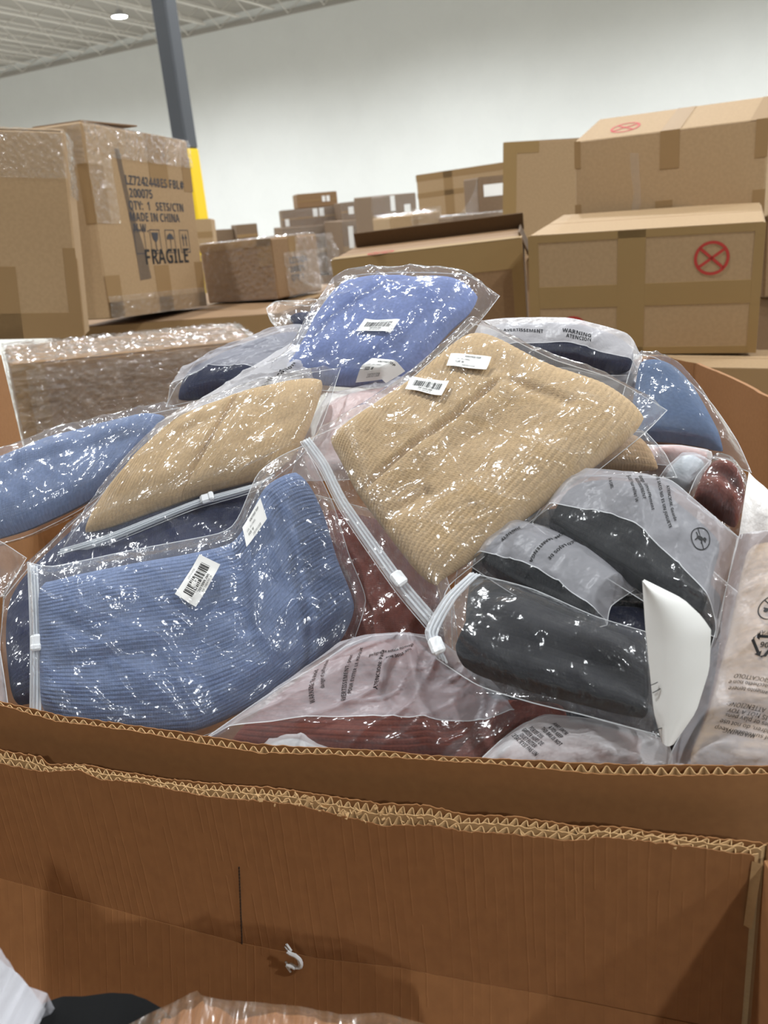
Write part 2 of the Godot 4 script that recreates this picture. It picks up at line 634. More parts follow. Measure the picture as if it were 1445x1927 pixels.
func fluting(a: PackedVector3Array, c: PackedVector3Array, pitch: float, deep: float, ragged: float, seed_: int) -> ArrayMesh:
	var fn := FastNoiseLite.new()
	fn.seed = seed_
	fn.frequency = 1.0
	var b := MB.new()
	var m := a.size()
	var s := 0.0
	var mid := PackedVector3Array()
	for i in m:
		if i > 0:
			s += a[i].distance_to(a[i - 1])
		var w := 0.52 + 0.36 * sin(TAU * s / pitch + 0.7 * fn.get_noise_2d(s * 9.0, 5.0))
		var q := a[i].lerp(c[i], w)
		q.y += ragged * (fn.get_noise_2d(s * 60.0, 1.0) + 0.6 * fn.get_noise_2d(s * 200.0, 2.0)) - 0.0006
		mid.append(q)
	var rims := []
	for side in [-1.0, 1.0]:
		var p := PackedVector3Array()
		var uv := PackedVector2Array()
		for r in 2:
			for i in m:
				var d := mid[mini(i + 1, m - 1)] - mid[maxi(i - 1, 0)]
				var nn: Vector3 = Vector3(d.z, 0, -d.x).normalized() * (0.00028 * side)
				p.append(mid[i] + nn - Vector3(0, deep * r, 0))
				uv.append(Vector2(i * 0.001, r * deep))
		rims.append(p)
		b.grid(p, m, 2, uv, side > 0)
	for i in m - 1:
		b.quad(rims[0][i], rims[0][i + 1], rims[1][i + 1], rims[1][i], Vector3.UP)
	return b.done()

func lerp_line(a: PackedVector3Array, c: PackedVector3Array, w: float) -> PackedVector3Array:
	var o := PackedVector3Array()
	for i in a.size():
		o.append(a[i].lerp(c[i], w))
	return o

func same_count(p: PackedVector3Array, n: int) -> PackedVector3Array:
	var len := [0.0]
	for i in range(1, p.size()):
		len.append(len[-1] + p[i].distance_to(p[i - 1]))
	var out := PackedVector3Array()
	var k := 0
	for i in n:
		var d: float = len[-1] * i / (n - 1)
		while k < p.size() - 2 and len[k + 1] < d:
			k += 1
		out.append(p[k].lerp(p[k + 1], clampf((d - len[k]) / maxf(len[k + 1] - len[k], 1e-9), 0, 1)))
	return out

func make_bins():
	var stuff_dark: Material = M.bin_fluting
	# the far bin: single wall board
	var far := thing("cardboard_bin", "large open brown cardboard bin heaped with bagged knitwear, one wave of fluting along its rim", "cardboard bin", Vector3(0.0, 0, -1.1))
	var o := far.position
	var fi := same_count(V3(FAR_IN), 900)
	var fo := same_count(V3(FAR_OUT), 900)
	for i in 900:
		fi[i] -= o
		fo[i] -= o
	part("inner_liner", liner(same_count(fi, 260), FAR_AWAY, 0.0007, 0.02, 0.0012, 5), M.bin_board, far)
	part("outer_liner", liner(same_count(fo, 260), FAR_AWAY, 0.0007, 0.02, 0.0012, 6), M.bin_board, far)
	part("fluting", fluting(fo, fi, 0.0088, 0.02, 0.0012, 7), M.bin_fluting, far)
	var side_no := 0
	for w in [FAR_RIGHT, FAR_BACK, FAR_LEFT]:
		var p := V3(w)
		for i in p.size():
			p[i] -= o
		var c := p[0].lerp(p[-1], 0.5)
		var q := same_count(p, 60)
		var d := (p[-1] - p[0]).normalized()
		var away := Vector3(d.z, 0, -d.x).normalized()
		if away.dot(Vector3(c.x, 0, c.z)) < 0:
			away = -away
		part("side_wall", liner(q, away, 0.007, 0.02, 0.002, 11 + side_no), M.bin_board, far)
		side_no += 1
	var fl := MB.new()
	var plan := [V3(FAR_OUT)[0], V3(FAR_OUT)[-1], V3(FAR_RIGHT)[0], V3(FAR_RIGHT)[-1], V3(FAR_LEFT)[-1]]
	for k in range(1, plan.size() - 1):
		var c := []
		for q in [plan[0], plan[k], plan[k + 1]]:
			c.append(Vector3(q.x, 0.03, q.z) * Vector3(0.985, 1, 1) - o)
		fl.tri(c[0], c[1], c[2], Vector3.UP)
		fl.tri(c[0] - Vector3(0, 0.008, 0), c[1] - Vector3(0, 0.008, 0), c[2] - Vector3(0, 0.008, 0), Vector3.DOWN)
	part("bottom", fl.done(), M.bin_board, far)
	# the near bin: torn double wall board
	var near := thing("cardboard_bin", "nearest brown cardboard bin wall with a torn double fluted rim, creased low down", "cardboard bin", Vector3(0.0, 0, 0.2))
	o = near.position
	var n_out := same_count(V3(NEAR_OUT), 900)
	var n_in := same_count(V3(NEAR_IN), 900)
	var crease := same_count(V3(NEAR_CREASE), 300)
	for i in 900:
		n_out[i] -= o
		n_in[i] -= o
	for i in 300:
		crease[i] -= o
	var n_mid := lerp_line(n_out, n_in, 0.5)
	part("outer_liner", liner(same_count(n_out, 300), NEAR_AWAY, 0.0007, 0.5, 0.0016, 15, crease), M.bin_worn, near)
	part("middle_liner", liner(same_count(n_mid, 300), NEAR_AWAY, 0.0007, 0.9, 0.0022, 16), M.bin_fluting, near)
	part("inner_liner", liner(same_count(n_in, 300), NEAR_AWAY, 0.0008, 0.02, 0.0018, 17), M.bin_board, near)
	part("fluting", fluting(n_out, n_mid, 0.0084, 0.018, 0.0022, 18), M.bin_fluting, near)
	part("fluting", fluting(n_mid, n_in, 0.0067, 0.018, 0.0022, 19), M.bin_fluting, near)
	# crushed paper along the torn rim
	var r := RandomNumberGenerator.new()
	r.seed = 5
	var rag := MB.new()
	for i in range(20, 880, 3):
		var worn := 0.05 + 0.6 * smoothstep(0.46, 0.54, i / 900.0) * (1.0 - smoothstep(0.64, 0.70, i / 900.0)) + (0.2 if i < 200 and i > 40 else 0.0)
		if r.randf() > worn:
			continue
		var a := n_out[i].lerp(n_in[i], r.randf_range(-0.05, 0.9)) + Vector3(0, r.randf_range(-0.003, 0.0015), 0)
		var d := Vector3(r.randf_range(-1, 1), r.randf_range(-0.5, 0.4), r.randf_range(-1, 1)).normalized()
		var e := d.cross(Vector3(r.randf_range(-1, 1), 1, r.randf_range(-1, 1))).normalized()
		var s := r.randf_range(0.0010, 0.0032)
		rag.box(Transform3D(Basis(d, e, d.cross(e)), a), Vector3(s * 2.0, 0.0006, s), 0.0)
	var rg := part("torn_paper", rag.done(), M.bin_fluting, near)
	rg.set_meta("kind", "stuff")
	# the corner on the right, its side wall coming towards the viewer, torn open along the score
	var corner := n_out[899]
	var sw := PackedVector3Array([corner + Vector3(0.004, 0.0, 0.004), corner + Vector3(-0.03, -0.01, 0.5), corner + Vector3(-0.06, -0.01, 1.0)])
	part("side_wall", liner(same_count(sw, 60), Vector3(1, 0, 0.05), 0.009, 0.02, 0.002, 23), M.bin_worn, near)
	var lw := PackedVector3Array([n_out[0] + Vector3(-0.10, 0, -0.03), n_out[0] + Vector3(-0.12, 0, 0.5), n_out[0] + Vector3(-0.14, 0, 1.05)])
	part("side_wall", liner(same_count(lw, 60), Vector3(-1, 0, 0.05), 0.009, 0.02, 0.002, 24), M.bin_worn, near)
	var tear := MB.new()
	for t in TEARS:
		var a := Vector3(t[0], t[1], t[2]) - o
		var b := Vector3(t[3], t[4], t[5]) - o
		var x := -NEAR_AWAY * 0.0016
		var side: Vector3 = NEAR_AWAY.cross(Vector3.UP).normalized() * t[6]
		tear.quad(a - side + x, a + side + x * 2.2, b + side * 0.7 + x * 2.8, b - side * 0.8 + x, -NEAR_AWAY)
		tear.quad(a + side + x * 2.2, a + side, b + side * 0.7, b + side * 0.7 + x * 2.8, side)
	part("torn_strip", tear.done(), M.bin_fluting, near)
	# perforated score: a row of short cuts
	var cut := MB.new()
	var p0 := Vector3(CUT[0], CUT[1], CUT[2]) - o
	var p1 := Vector3(CUT[3], CUT[4], CUT[5]) - o
	var cuts := 26
	for i in cuts:
		var c := p0.lerp(p1, (i + 0.5) / cuts)
		var y := (p1 - p0).normalized()
		var z := -NEAR_AWAY
		cut.box(Transform3D(Basis(y.cross(z).normalized(), y, z), c + z * 0.0004), Vector3(0.0010, (p1 - p0).length() / cuts * 0.72, 0.0008), 0.0)
	part("perforation", cut.done(), M.print_cut, near)
	# a scrap of torn white tape hanging on the crease
	var hook := MB.new()
	var pts := PackedVector3Array()
	for q in [[-0.0045, 0.0085], [-0.002, 0.0065], [0.002, 0.0055], [0.0050, 0.0025], [0.0060, -0.002], [0.0045, -0.0065], [0.0005, -0.0075], [-0.0035, -0.0055], [-0.0065, -0.0062]]:
		pts.append(Vector3(HOOK[0], HOOK[1], HOOK[2]) - o + NEAR_AWAY.cross(Vector3.UP).normalized() * q[0] + Vector3(0, q[1], 0) - NEAR_AWAY * 0.004)
	hook.tube(same_count(pts, 24), 0.0013, 6, 1.6)
	for q in [[-0.0060, 0.0125, 0.5], [-0.0045, 0.0150, 0.35], [-0.0078, -0.0040, 2.2], [-0.0080, -0.0080, -0.4]]:
		var a2: Vector3 = Vector3(HOOK[0], HOOK[1], HOOK[2]) - o + NEAR_AWAY.cross(Vector3.UP).normalized() * q[0] + Vector3(0, q[1], 0) - NEAR_AWAY * 0.003
		hook.tube(PackedVector3Array([a2, a2 + Vector3(0.0022, -0.0045, 0.0006), a2 + Vector3(0.003, -0.0062, 0.001)]), 0.0008, 5, 1.4)
	part("tape_scrap", hook.done(), M.plastic_white, near)

# ------------------------------------------------------------------ cartons
# faces: f front, b back, l left, r right, t top; rectangles are fractions of a face, from its lower left corner
func face(s: Vector3, f: String) -> Array:
	var h := s / 2.0
	match f:
		"f": return [Vector3(-h.x, 0, h.z), Vector3(s.x, 0, 0), Vector3(0, s.y, 0), Vector3.BACK]
		"b": return [Vector3(h.x, 0, -h.z), Vector3(-s.x, 0, 0), Vector3(0, s.y, 0), Vector3.FORWARD]
		"l": return [Vector3(-h.x, 0, -h.z), Vector3(0, 0, s.z), Vector3(0, s.y, 0), Vector3.LEFT]
		"r": return [Vector3(h.x, 0, h.z), Vector3(0, 0, -s.z), Vector3(0, s.y, 0), Vector3.RIGHT]
	return [Vector3(-h.x, s.y, h.z), Vector3(s.x, 0, 0), Vector3(0, 0, -s.z), Vector3.UP]

func face_print(p: PackedVector2Array, s: Vector3, f: String, at: Vector2, turn := 0.0, proud := 0.0016) -> ArrayMesh:
	var F := face(s, f)
	var x: Vector3 = F[1].normalized()
	var y: Vector3 = F[2].normalized()
	var b := MB.new()
	for k in range(0, p.size(), 3):
		var q := []
		for c in 3:
			var w := p[k + c].rotated(turn)
			q.append(F[0] + F[1] * at.x + F[2] * at.y + x * w.x + y * w.y + F[3] * proud)
		b.tri(q[0], q[1], q[2], F[3])
	return b.done()

func carton(called: String, label: String, key: String, mat: String, tapes: Array, o: Dictionary = {}) -> Node3D:
	var d: Array = PLACES[key]
	var s := Vector3(d[6], d[7], d[8])
	var turn := Basis.from_euler(Vector3(deg_to_rad(d[4]), deg_to_rad(d[3]), deg_to_rad(d[5])))
	var c := thing(called, label, o.get("category", "box"), Vector3(d[0], d[1], d[2]), turn, o.get("group", ""))
	var body := MB.new()
	body.box(Transform3D(Basis(), Vector3(0, s.y / 2, 0)), s, 0.006)
	part("body", body.done(), M[mat], c)
	if o.has("gable"):       # overfilled: the two long flaps rise to the taped seam
		var g: float = o.gable
		var lift := 0.0
		var h := s / 2.0
		var gb := MB.new()
		var a := Vector3(-h.x, s.y - 0.004, h.z)
		var b := Vector3(h.x, s.y - 0.004, h.z)
		var r0 := Vector3(-h.x + 0.02, s.y + g, 0)
		var r1 := Vector3(h.x - 0.02, s.y + g, 0)
		var e := Vector3(-h.x, s.y - 0.004, -h.z)
		var f := Vector3(h.x, s.y - 0.004, -h.z)
		gb.quad(a, b, r1, r0, Vector3(0, 1, 1))
		gb.quad(e, f, r1, r0, Vector3(0, 1, -1))
		gb.tri(a, r0, e, Vector3.LEFT)
		gb.tri(b, r1, f, Vector3.RIGHT)
		part("flap", gb.done(), M[mat], c)
	else:
		var seam := MB.new()
		seam.box(Transform3D(Basis(), Vector3(0, s.y + 0.001, s.z * 0.25 + 0.0015)), Vector3(s.x - 0.012, 0.002, s.z / 2 - 0.007), 0.0009)
		seam.box(Transform3D(Basis(), Vector3(0, s.y + 0.001, -s.z * 0.25 - 0.0015)), Vector3(s.x - 0.012, 0.002, s.z / 2 - 0.007), 0.0009)
		part("flap", seam.done(), M[mat], c)
	for t in tapes:
		var F := face(s, t[0])
		var mid: Vector3 = F[0] + F[1] * ((t[1] + t[3]) / 2.0) + F[2] * ((t[2] + t[4]) / 2.0)
		var tb := MB.new()
		tb.box(Transform3D(Basis(F[1].normalized(), F[2].normalized(), F[3]), mid + F[3] * (0.0026 if t[0] == "t" else 0.0006)), Vector3(F[1].length() * absf(t[3] - t[1]), F[2].length() * absf(t[4] - t[2]), 0.0012), 0.0004)
		part("tape", tb.done(), M[o.get("tape", "tape")], c)
	for w in o.get("wrap", []):
		part("stretch_wrap", wrap_sheet(s, w), M.film_wrap, c)
	for p in o.get("prints", []):        # [lettering, height, face, x, y, material, turn]
		part("printed_text", face_print(letters(p[0], p[1]), s, p[2], Vector2(p[3], p[4]), p[6] if p.size() > 6 else 0.0), M[p[5]], c)
	return c

# film stretched over a face: [face, x0, y0, x1, y1, height of the wrinkles, wrinkles per metre across x, along y, seed]
func wrap_sheet(s: Vector3, w: Array) -> ArrayMesh:
	var F := face(s, w[0])
	var fn := FastNoiseLite.new()
	fn.seed = w[8]
	fn.frequency = 1.0
	fn.fractal_octaves = 2
	var lx: float = F[1].length() * (w[3] - w[1])
	var ly: float = F[2].length() * (w[4] - w[2])
	var fine: float = 0.0035 if w.size() > 9 else 0.006
	var nu := clampi(int(lx / (fine * 1.4)), 8, 130)
	var nv := clampi(int(ly / fine), 8, 130)
	var p := PackedVector3Array()
	var uv := PackedVector2Array()
	for j in nv:
		for i in nu:
			var a := lerpf(w[1], w[3], float(i) / (nu - 1))
			var b := lerpf(w[2], w[4], float(j) / (nv - 1))
			var x: float = F[1].length() * a
			var y: float = F[2].length() * b
			var q := fn.get_noise_2d(x * w[6] + 2.0 * fn.get_noise_2d(x * 3.0, y * 3.0), y * w[7])
			var h: float = 0.0045 + w[5] * pow(1.0 - absf(q), 5.0)
			p.append(F[0] + F[1] * a + F[2] * b + F[3] * h)
			uv.append(Vector2(x, y))
	var m := MB.new()
	m.grid(p, nu, nv, uv)
	return m.done()

# ------------------------------------------------------------------ bags
# A bag is two film sheets joined round its edge, with a folded garment between them. Its edge is four lines that meet
# at the corners A B C D: AB, BC, DC, AD. A point (u, v) of the bag lies u of the way from A to B and v from A to D.
class Bag:
	var s := []
	var up := Vector3.UP
	var W := 0.2
	var L := 0.2
	var hand := 1.0
	var T := 0.03
	var Tb := 0.02
	var g0 := 0.05
	var g1 := 0.95
	var h0 := 0.05
	var h1 := 0.95
	var pw := 6.0
	var ph := 6.0
	var bend := Vector2.ZERO
	var pitch := 0.0045
	var along := 0.0
	var fan := 0.0
	var rib := 0.0008
	var lump := 0.004
	var wave := 0.003
	var folds := []
	var crush := 0.5
	var fn := FastNoiseLite.new()
	var cn := FastNoiseLite.new()

	static func lut(p: PackedVector3Array, n: int) -> PackedVector3Array:
		var fine := PackedVector3Array()
		var m := p.size()
		for i in m - 1:
			var a := p[maxi(i - 1, 0)]
			var d := p[mini(i + 2, m - 1)]
			for k in 12:
				fine.append(p[i].cubic_interpolate(p[i + 1], a, d, k / 12.0) * 0.6 + p[i].lerp(p[i + 1], k / 12.0) * 0.4)
		fine.append(p[m - 1])
		var len := PackedFloat32Array([0.0])
		for i in range(1, fine.size()):
			len.append(len[i - 1] + fine[i].distance_to(fine[i - 1]))
		var out := PackedVector3Array()
		var k := 0
		for i in n:
			var d := len[len.size() - 1] * i / (n - 1)
			while k < fine.size() - 2 and len[k + 1] < d:
				k += 1
			out.append(fine[k].lerp(fine[k + 1], clampf((d - len[k]) / maxf(len[k + 1] - len[k], 1e-9), 0, 1)))
		return out

	func setup(sides: Array, normal: Vector3, seed_: int) -> void:
		s = []
		for q in sides:
			s.append(lut(q, 65))
		up = normal
		var mean := func(a: PackedVector3Array, b: PackedVector3Array) -> float:
			var t := 0.0
			for i in 64:
				t += a[i].distance_to(a[i + 1]) + b[i].distance_to(b[i + 1])
			return t / 2.0
		W = mean.call(s[0], s[2])
		L = mean.call(s[1], s[3])
		var eu: Vector3 = s[0][64] - s[0][0]
		var ev: Vector3 = s[3][64] - s[3][0]
		hand = 1.0 if eu.cross(ev).dot(up) > 0 else -1.0
		fn.seed = seed_
		fn.frequency = 1.0
		fn.fractal_octaves = 2
		cn.seed = seed_ + 7
		cn.noise_type = FastNoiseLite.TYPE_CELLULAR
		cn.cellular_return_type = FastNoiseLite.RETURN_DISTANCE
		cn.frequency = 1.0
		cn.fractal_type = FastNoiseLite.FRACTAL_NONE

	func pick(k: int, x: float) -> Vector3:
		var f := clampf(x, 0.0, 1.0) * 64.0
		var i := mini(int(f), 63)
		return s[k][i].lerp(s[k][i + 1], f - i)

	func base(u: float, v: float) -> Vector3:
		var ab := pick(0, u)
		var dc := pick(2, u)
		var ad := pick(3, v)
		var bc := pick(1, v)
		var bil: Vector3 = s[0][0].lerp(s[0][64], u).lerp(s[2][0].lerp(s[2][64], u), v)
		return ab.lerp(dc, v) + ad.lerp(bc, u) - bil + up * (bend.x * 4.0 * u * (1.0 - u) + bend.y * 4.0 * v * (1.0 - v))

	func body(u: float, v: float) -> float:           # 0 at the edge of the garment, 1 over its middle
		var a := (u - g0) / (g1 - g0) * 2.0 - 1.0
		var b := (v - h0) / (h1 - h0) * 2.0 - 1.0
		if absf(a) >= 1.0 or absf(b) >= 1.0:
			return 0.0
		return sqrt(1.0 - pow(absf(a), pw)) * sqrt(1.0 - pow(absf(b), ph))

	func soft(u: float, v: float) -> float:           # the garment without its ribs
		var e := body(u, v)
		if e <= 0.0:
			return 0.0
		var x := u * W
		var y := v * L
		var z := T + lump * (fn.get_noise_2d(x * 11.0, y * 11.0) + 0.4 * fn.get_noise_2d(x * 27.0 + 9.0, y * 27.0))
		for f in folds:
			var a := Vector2(f[0] * W, f[1] * L)
			var b := Vector2(f[2] * W, f[3] * L)
			var d := b - a
			var q := Vector2(x, y) - a
			var t := clampf(q.dot(d) / d.length_squared(), 0.0, 1.0)
			var off := q - d * t
			var fade := smoothstep(0.0, 0.12, t) * smoothstep(1.0, 0.88, t)
			if f[6] == 0:
				z -= f[5] * fade * exp(-off.length_squared() / (f[4] * f[4]))
			else:
				var side := d.normalized().cross(off)
				z += f[5] * fade * (smoothstep(-f[4], f[4], side) - 0.5) * exp(-off.length_squared() / 0.0036)
		return maxf(z, 0.004) * e

	func ribs(u: float, v: float) -> float:
		if rib <= 0.0:
			return 0.0
		var x := u * W
		var y := v * L
		var ph_ := (x * cos(along) + y * sin(along) + fan * x * y * 8.0 + 0.003 * fn.get_noise_2d(x * 7.0 + 50.0, y * 7.0)) / pitch
		return rib * (pow(absf(sin(PI * ph_)), 0.38) - 0.8) * minf(1.0, body(u, v) * 2.0)

	func sheet(u: float, v: float) -> float:          # the upper film
		var dx := minf(u, 1.0 - u) * W
		var dy := minf(v, 1.0 - v) * L
		var de := minf(dx, dy)
		var ox := maxf(maxf(g0 - u, u - g1), 0.0) * W
		var oy := maxf(maxf(h0 - v, v - h1), 0.0) * L
		var dg := sqrt(ox * ox + oy * oy)
		var tent := T * 0.86 * pow(de / (de + dg + 0.0015), 1.25)
		var x := u * W
		var y := v * L
		var wx := x + 0.016 * fn.get_noise_2d(x * 9.0, y * 9.0 + 30.0)
		var wy := y + 0.016 * fn.get_noise_2d(x * 9.0 + 70.0, y * 9.0)
		var ca := cos(crush)
		var sa := sin(crush)
		var p1 := Vector2(wx * ca + wy * sa, wy * ca - wx * sa)
		var p2 := Vector2(wx * sa + wy * ca, wx * ca - wy * sa)
		var r1 := pow(1.0 - absf(fn.get_noise_2d(p1.x * 13.0 + 5.0, p1.y * 4.5)), 9.0)
		var r2 := pow(1.0 - absf(fn.get_noise_2d(p2.x * 19.0 + 5.0, p2.y * 7.0 + 90.0)), 12.0)
		var patch := smoothstep(0.05, 0.5, fn.get_noise_2d(x * 7.0 + 200.0, y * 7.0))
		var c := (cn.get_noise_2d(wx * 34.0, wy * 34.0) + 1.0) * patch
		var env := smoothstep(0.0, 0.02, de)
		return maxf(soft(u, v), tent) + 0.0011 + wave * env * ((0.9 + patch) * (1.25 * r1 + 0.8 * r2) + 0.95 * c + 0.5 * (fn.get_noise_2d(x * 8.0 + 400.0, y * 8.0) + 0.5))

	func even(u: float, v: float) -> float:           # the upper film without its wrinkles
		var de := minf(minf(u, 1.0 - u) * W, minf(v, 1.0 - v) * L)
		return maxf(soft(u, v), T * 0.86 * smoothstep(0.0, 0.02, de)) + 0.0011 + wave * 0.55

	func spot(u: float, v: float, h: float) -> Vector3:
		return base(u, v) + up * h

# flat shapes laid on the upper film: p in metres about the point (u, v); turn is the direction of their x in the bag's own (W, L) plane
func laid(p: PackedVector2Array, bag: Bag, u: float, v: float, turn: float, proud: float, smooth := false, w := 0.0) -> ArrayMesh:
	var b := MB.new()
	var ex := Vector2.from_angle(turn)
	var ey := Vector2(-ex.y, ex.x) * bag.hand
	var seen := {}
	for k in range(0, p.size(), 3):
		var q := []
		for c in 3:
			var q0 := p[k + c]
			if not seen.has(q0):
				var st := ex * q0.x + ey * q0.y
				var uu := clampf(u + st.x / bag.W, 0.004, 0.996)
				var vv := clampf(v + st.y / bag.L, 0.004, 0.996)
				seen[q0] = bag.spot(uu, vv, bag.even(uu, vv) + proud + 0.05 * pow(clampf(q0.x / w + 0.5, 0, 1), 3.0) * w if smooth else bag.sheet(uu, vv) + proud)
			q.append(seen[q0])
		var nn: Vector3 = (q[1] - q[0]).cross(q[2] - q[0])
		if nn.length_squared() < 1e-20:
			continue
		b.tri(q[0], q[1], q[2], nn.normalized() if nn.dot(bag.up) > 0 else -nn.normalized())
	return b.done()

func laid_patch(bag: Bag, u: float, v: float, turn: float, w: float, h: float, proud: float, curl := 0.0) -> ArrayMesh:
	var ex := Vector2.from_angle(turn)
	var ey := Vector2(-ex.y, ex.x) * bag.hand
	var b := MB.new()
	var tops := []
	for layer in 2:
		var p := PackedVector3Array()
		var uv := PackedVector2Array()
		for j in 9:
			for i in 11:
				var q := Vector2((i / 10.0 - 0.5) * w, (j / 8.0 - 0.5) * h)
				var st := ex * q.x + ey * q.y
				var uu := clampf(u + st.x / bag.W, 0.004, 0.996)
				var vv := clampf(v + st.y / bag.L, 0.004, 0.996)
				p.append(bag.spot(uu, vv, bag.even(uu, vv) + proud - 0.0003 * layer + curl * pow(i / 10.0, 3.0) * w))
				uv.append(Vector2(i / 10.0, j / 8.0))
		b.grid(p, 11, 9, uv, layer == 1)
	return b.done()

func smooth_spots(n: int) -> PackedFloat32Array:      # -1..1, denser towards both ends
	var a := PackedFloat32Array()
	for i in n:
		var t := 2.0 * i / (n - 1) - 1.0
		a.append(lerpf(t, sin(t * PI / 2), 0.62))
	return a

func make_bag(key: String, label: String, garment: String, wool: String, top_film: String, o: Dictionary) -> Array:
	var d: Dictionary = BAGS[key]
	var n := Vector3(d.n[0], d.n[1], d.n[2])
	var at := Vector3(d.p[0], d.p[1], d.p[2])
	var bag := Bag.new()
	bag.T = o.get("T", 0.022)
	bag.Tb = o.get("Tb", 0.014)
	var foot := at - n * bag.Tb
	var root := thing("bagged_" + garment, label, o.get("category", "bagged clothes"), foot, Basis(), o.get("group", ""))
	var sides := []
	for q in d.s:
		var p := V3(q)
		for i in p.size():
			p[i] -= foot
		sides.append(p)
	bag.setup(sides, n, o.get("seed", key.hash() % 1000))
	var m: Array = o.get("margin", [0.012, 0.012, 0.012, 0.012])     # at AB, at DC, at AD, at BC, in metres
	bag.h0 = m[0] / bag.L
	bag.h1 = 1.0 - m[1] / bag.L
	bag.g0 = m[2] / bag.W
	bag.g1 = 1.0 - m[3] / bag.W
	var half_w := (bag.g1 - bag.g0) * bag.W / 2.0
	var half_l := (bag.h1 - bag.h0) * bag.L / 2.0
	bag.pw = clampf(o.get("square", 1.0) * half_w / (bag.T + bag.Tb) * 2.2, 2.2, 14.0)
	bag.ph = clampf(o.get("square", 1.0) * half_l / (bag.T + bag.Tb) * 2.2, 2.2, 14.0)
	bag.bend = o.get("bend", Vector2.ZERO)
	bag.pitch = o.get("pitch", 0.0045)
	bag.along = o.get("along", 0.0)
	bag.fan = o.get("fan", 0.0)
	bag.rib = o.get("rib", 0.0008)
	bag.lump = o.get("lump", 0.003)
	bag.wave = o.get("wave", 0.0026)
	bag.folds = o.get("folds", [])
	bag.crush = fmod(float(key.hash() % 1000) * 0.037, PI)
	# the garment
	var fine: bool = o.get("fine", false)
	var c0: float = bag.pitch / (5.5 if fine else 3.6)
	var cu := clampi(int(half_w * 2 / (c0 if absf(cos(bag.along)) > 0.5 else 0.004)), 30, 460)
	var cv := clampi(int(half_l * 2 / (c0 if absf(sin(bag.along)) > 0.35 else 0.004)), 30, 460)
	if bag.rib <= 0.0:
		cu = clampi(int(half_w * 2 / 0.004), 24, 90)
		cv = clampi(int(half_l * 2 / 0.004), 24, 90)
	var gm := MB.new()
	for layer in 2:
		var nu := cu if layer == 0 else mini(cu, 40)
		var nv := cv if layer == 0 else mini(cv, 40)
		var au := smooth_spots(nu)
		var av := smooth_spots(nv)
		var p := PackedVector3Array()
		var uv := PackedVector2Array()
		for j in nv:
			for i in nu:
				var u := lerpf(bag.g0, bag.g1, (au[i] + 1.0) / 2.0)
				var v := lerpf(bag.h0, bag.h1, (av[j] + 1.0) / 2.0)
				var z := bag.soft(u, v) + bag.ribs(u, v) if layer == 0 else -bag.Tb * bag.body(u, v)
				# the corners of a folded garment are round
				var ru := au[i] * sqrt(1.0 - 0.11 * av[j] * av[j])
				var rv := av[j] * sqrt(1.0 - 0.11 * au[i] * au[i])
				ru = lerpf(au[i], ru, pow(absf(av[j]), 6.0))
				rv = lerpf(av[j], rv, pow(absf(au[i]), 6.0))
				p.append(bag.spot(lerpf(bag.g0, bag.g1, (ru + 1.0) / 2.0), lerpf(bag.h0, bag.h1, (rv + 1.0) / 2.0), z))
				var x := u * bag.W
				var y := v * bag.L
				uv.append(Vector2(x * cos(bag.along) + y * sin(bag.along), y * cos(bag.along) - x * sin(bag.along)) / (bag.pitch / 0.0048))
		gm.grid(p, nu, nv, uv, (bag.hand < 0) != (layer == 1))
	part(garment, gm.done(), M[wool], root)
	# the two films; where the printed side of a bag is frosted, its edge runs over the front as a seam, with clear film below it
	var fu := clampi(int(bag.W / (0.0026 if fine else 0.0038)), 18, 110)
	var fv := clampi(int(bag.L / (0.0026 if fine else 0.0038)), 18, 110)
	var band: float = o.get("band", 0.0)
	for layer in (3 if band > 0.0 else 2):
		var nu := fu if layer != 1 else mini(fu, 30)
		var nv := fv if layer != 1 else mini(fv, 30)
		var fm := MB.new()
		var p := PackedVector3Array()
		var uv := PackedVector2Array()
		if layer == 2:
			nv = 20
		for j in nv:
			for i in nu:
				var u := float(i) / (nu - 1)
				var v := float(j) / (nv - 1)
				var seam := band * pow(4.0 * u * (1.0 - u), 0.45)
				if layer == 2:
					v *= seam
				elif layer == 0:
					v = lerpf(seam, 1.0, v)
				var h := bag.sheet(u, v) if layer != 1 else 0.0
				if layer != 1 and (i == 0 or i == nu - 1 or v <= 0.0 or v >= 1.0):
					h = 0.0003
				if layer == 1:
					var de := minf(minf(u, 1 - u) * bag.W, minf(v, 1 - v) * bag.L)
					h = -0.0003 - (bag.Tb + 0.002) * pow(clampf(de / 0.016, 0.0, 1.0), 0.55) - 0.001 * bag.fn.get_noise_2d(u * 9.0, v * 9.0) * smoothstep(0.0, 0.01, de)
				p.append(bag.spot(u, v, h))
				uv.append(Vector2(u * bag.W, v * bag.L))
		fm.grid(p, nu, nv, uv, (bag.hand < 0) != (layer == 1))
		part(["film", "film_underside", "film_side"][layer], fm.done(), M[top_film if layer == 0 else o.get("under", "film_clear")], root)
	if band > 0.0:
		var line := PackedVector3Array()
		for k in 61:
			var u := k / 60.0
			var v := band * pow(4.0 * u * (1.0 - u), 0.45)
			line.append(bag.spot(u, v, (bag.sheet(u, v) if k > 0 and k < 60 else 0.0) + 0.0004))
		var lm := MB.new()
		lm.tube(line, 0.00045, 5)
		part("seam", lm.done(), M.film_edge, root)
	# the welded edge
	var rim := PackedVector3Array()
	for k in 40:
		rim.append(bag.base(k / 40.0, 0.0))
	for k in 40:
		rim.append(bag.base(1.0, k / 40.0))
	for k in 40:
		rim.append(bag.base(1.0 - k / 40.0, 1.0))
	for k in 41:
		rim.append(bag.base(0.0, 1.0 - k / 40.0))
	var em := MB.new()
	em.tube(rim, o.get("edge", 0.00045), 5)
	part("welded_edge", em.done(), M.film_edge, root)
